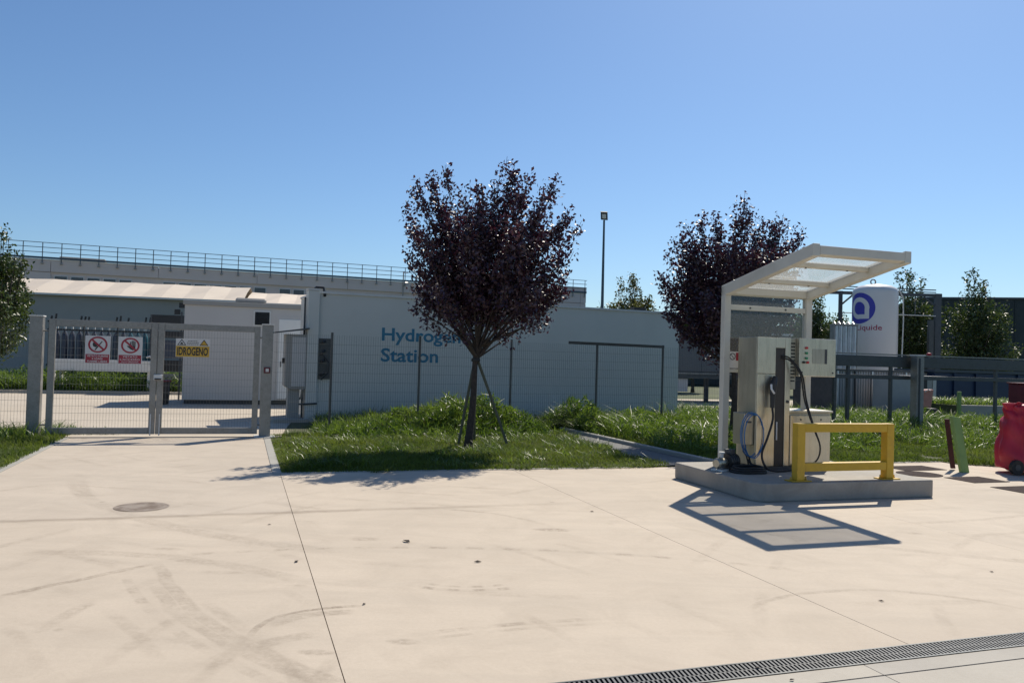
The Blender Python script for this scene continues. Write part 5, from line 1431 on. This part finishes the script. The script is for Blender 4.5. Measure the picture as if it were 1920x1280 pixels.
# mown lawn round the front tree
grass('lawn_grass', 'short mown grass round the front purple tree', 95000, (0.02, 6.3, 0.02, 5.2), (0.05, 0.12), (0.006, 0.012), (0.3, 1.2), 'grass', lambda s, t: inside(s, t), edge)
grass('lawn_grass', 'coarser tufts of grass scattered over the front lawn', 9000, (0.15, 6.3, 0.1, 5.2), (0.10, 0.24), (0.008, 0.016), (0.5, 1.4), 'weed', lambda s, t: inside(s, t) & (vnoise(to_xy(s, t), 0.35, 12) > 0.52), edge)
grass('dry_grass', 'dry straw-coloured blades in patches of the front lawn', 9000, (0.05, 6.3, 0.03, 4.8), (0.04, 0.12), (0.005, 0.010), (0.5, 1.5), 'dry', lambda s, t: inside(s, t) & (vnoise(to_xy(s, t), 0.5, 33) > 0.6), edge)
grass('lawn_grass', 'ragged blades spilling over the kerb of the front lawn', 1500, (-0.06, 5.5, -0.06, 0.10), (0.05, 0.13), (0.006, 0.012), (1.0, 1.9), 'grass', lambda s, t: vnoise(to_xy(s, t), 0.22, 34) > 0.55)
# tall weeds along the fence
def weed_h(s, t, xy):
    g = np.clip((t - 4.25) / 1.0, 0, 1)
    m1 = 0.28 + 0.80 * np.exp(-((s - 4.1) / 1.55) ** 2)
    m2 = 0.45 + 0.50 * np.exp(-((s - 7.0) / 0.55) ** 2) + 0.25 * np.exp(-((s - 8.6) / 0.5) ** 2)
    m = np.where(s < 5.75, m1, m2)
    m = m * (1 - 0.8 * np.exp(-((s - 5.85) / 0.35) ** 2)) * np.clip((s - 0.7) / 0.8, 0, 1)
    return g * m * (0.75 + 0.5 * vnoise(xy, 0.45, 21))
grass('tall_weeds', 'tall green weeds growing along the foot of the mesh fence', 22000, (0.35, 9.6, 4.2, 7.0), (0.34, 0.72), (0.012, 0.026), (0.7, 1.9), 'weed', lambda s, t: inside(s, t), weed_h, 3, cat='weeds')
grass('tall_weeds', 'fine seed stalks standing over the weeds by the fence', 2500, (0.8, 9.6, 4.9, 7.0), (0.5, 0.9), (0.004, 0.008), (0.2, 0.7), 'dry', lambda s, t: inside(s, t) & (vnoise(to_xy(s, t), 0.6, 41) > 0.45), weed_h, 2, cat='weeds')
grass('rough_grass', 'rough grass between the fence and the station wall', 22000, (0.3, 14, 6.0, 13.4), (0.18, 0.42), (0.010, 0.02), (0.4, 1.3), 'weed', lambda s, t: (s > 0.9 + (t - 6) * 0.12), None, cat='weeds')
def leafweeds(label, n, box, hmax, size, keep, hm, tb=0.0):
    s, t = st_pts(n, *box)
    m = keep(s, t); s, t = s[m], t[m]
    xy = to_xy(s, t)
    top = hmax * (0.6 + 0.7 * vnoise(xy, 0.35, 77)) * hm(s, t, xy)
    z = top * RNG.uniform(0.05, 1, len(s)) ** 0.7
    ok = top > 0.05
    P = np.concatenate([xy, z[:, None]], 1)[ok]
    tone = np.clip(0.55 * vnoise(xy, 0.5, 78)[ok] + RNG.uniform(0, 0.5, len(P)) + tb, 0, 1)
    o = leaves('leafy_weeds', P, size, 'weed', tone, None, updir=0.9, aspect=0.11)
    tag(o, label, 'weeds', None, 'stuff')
leafweeds('dense broad-bladed weeds along the mesh fence', 26000, (0.35, 9.6, 4.3, 6.8), 0.62, 0.24, lambda s, t: inside(s, t), weed_h)
# right lawn behind the shelter
def right_h(s, t, xy):
    g = np.clip((t - 1.0) / 2.6, 0.08, 1)
    return g * (0.55 + 0.9 * vnoise(xy, 0.9, 51)) * np.clip(0.5 + (11.3 - s) * 0 + 0.5, 0, 1)
grass('lawn_grass', 'short grass beyond the concrete on the right', 90000, (6.75, 16, 0.02, 5.5), (0.05, 0.13), (0.007, 0.014), (0.3, 1.2), 'grass', lambda s, t: ~on_path(s, t) & (vnoise(to_xy(s, t), 0.7, 61) > 0.12))
grass('tall_weeds', 'clumps of tall bright weeds behind the plinth and round the right gate post', 14000, (6.8, 19, 0.5, 7.4), (0.22, 0.62), (0.012, 0.026), (0.5, 1.5), 'weed', lambda s, t: ~on_path(s, t) & (vnoise(to_xy(s, t), 0.8, 62) > 0.36), right_h, 3, cat='weeds')
leafweeds('patches of broad-bladed weeds behind the plinth on the right', 30000, (6.8, 19, 0.6, 6.6), 0.42, 0.19, lambda s, t: ~on_path(s, t) & (vnoise(to_xy(s, t), 0.8, 62) > 0.33), right_h)
grass('rough_grass', 'rough grass on the verge beyond the right gate', 16000, (9, 24, 5.5, 13.4), (0.15, 0.40), (0.012, 0.022), (0.4, 1.3), 'weed', None, None, cat='weeds')
grass('lawn_grass', 'short grass beside the red bag at the right edge', 16000, (11.25, 16, -2.5, 0.1), (0.06, 0.18), (0.008, 0.016), (0.3, 1.2), 'grass', lambda s, t: s > 11.25 - np.minimum(0, t) * 0.0 + np.clip((-t - 0.28), 0, 9) * 1.32)
# left verge
grass('lawn_grass', 'short grass left of the concrete drive', 42000, (-9, -3.40, 0.10, 6.3), (0.05, 0.14), (0.007, 0.013), (0.3, 1.2), 'grass')
grass('tall_weeds', 'weeds round the foot of the left gate post', 3000, (-9, -3.5, 3.2, 6.6), (0.14, 0.40), (0.010, 0.02), (0.5, 1.4), 'weed', lambda s, t: vnoise(to_xy(s, t), 0.6, 71) > 0.42, None, 3, cat='weeds')
grass('tall_weeds', 'small weeds at the foot of the left gate leaf', 700, (-3.7, -2.6, 5.3, 6.6), (0.08, 0.22), (0.010, 0.02), (0.5, 1.4), 'weed', lambda s, t: (s + 3.7) + (t - 5.3) < 1.2, None, 3, cat='weeds')
# bank of weeds behind the guard beam
grass('tall_weeds', 'tall weeds growing under the guard beam and cylinders', 16000, (-16, 1.5, 19.8, 23.5), (0.40, 0.85), (0.02, 0.04), (0.5, 1.5), 'weed', None, None, 3, cat='weeds')
leafweeds('broad-bladed weeds below the guard beam', 18000, (-16, 1.5, 19.8, 22.5), 0.70, 0.28, lambda s, t: s > -99, lambda s, t, xy: np.ones(len(s)))
# far grass bank on the right
_s0 = YARD
n_ = 5000
p_ = np.stack([RNG.uniform(0, 9, n_), RNG.uniform(0.22, 2.1, n_)], 1)
xy_ = np.stack([KW.o.x + KW.u.x * p_[:, 0] + KW.w.x * p_[:, 1], KW.o.y + KW.u.y * p_[:, 0] + KW.w.y * p_[:, 1]], 1)
tag(blades('tall_weeds', xy_, 0.46, RNG.uniform(0.12, 0.42, n_), RNG.uniform(0.014, 0.03, n_), RNG.uniform(0.5, 1.4, n_), 'weed', RNG.uniform(0.2, 1, n_), None, 3), 'weeds on the far bank above the retaining kerb', 'weeds', None, 'stuff')

# dead leaves and crumbs lying on the concrete
LM = [(-0.86, 6.97, 0.05), (-0.22, 6.35, 0.035), (1.35, 4.3, 0.02), (1.48, 4.15, 0.018), (-1.6, 6.2, 0.03), (-0.9, 5.2, 0.02), (2.6, 5.6, 0.022), (3.9, 6.5, 0.02), (-2.2, 7.5, 0.02), (0.9, 8.6, 0.025)]
for i, (x, y, r) in enumerate(LM):
    a = random.uniform(0, 6.28)
    c_, s_ = math.cos(a), math.sin(a)
    P = [(-1, 0, 0.10), (-0.2, 0.45, 0.5), (1, 0.1, 0.25), (-0.1, -0.5, 0.45), (0.0, 0.0, 0.02)]
    V = [(x + r * (p[0] * c_ - p[1] * s_), y + r * (p[0] * s_ + p[1] * c_), 0.003 + r * p[2] * 0.6) for p in P]
    mb = MB().add(V, [(0, 4, 1), (1, 4, 2), (2, 4, 3), (3, 4, 0)])
    big = i == 0
    one('dead_leaf', mb, 'bark', 'curled brown leaf lying alone in the middle of the concrete' if big else 'small brown leaf crumb lying on the open concrete', 'leaf', 'dead leaves on the concrete')
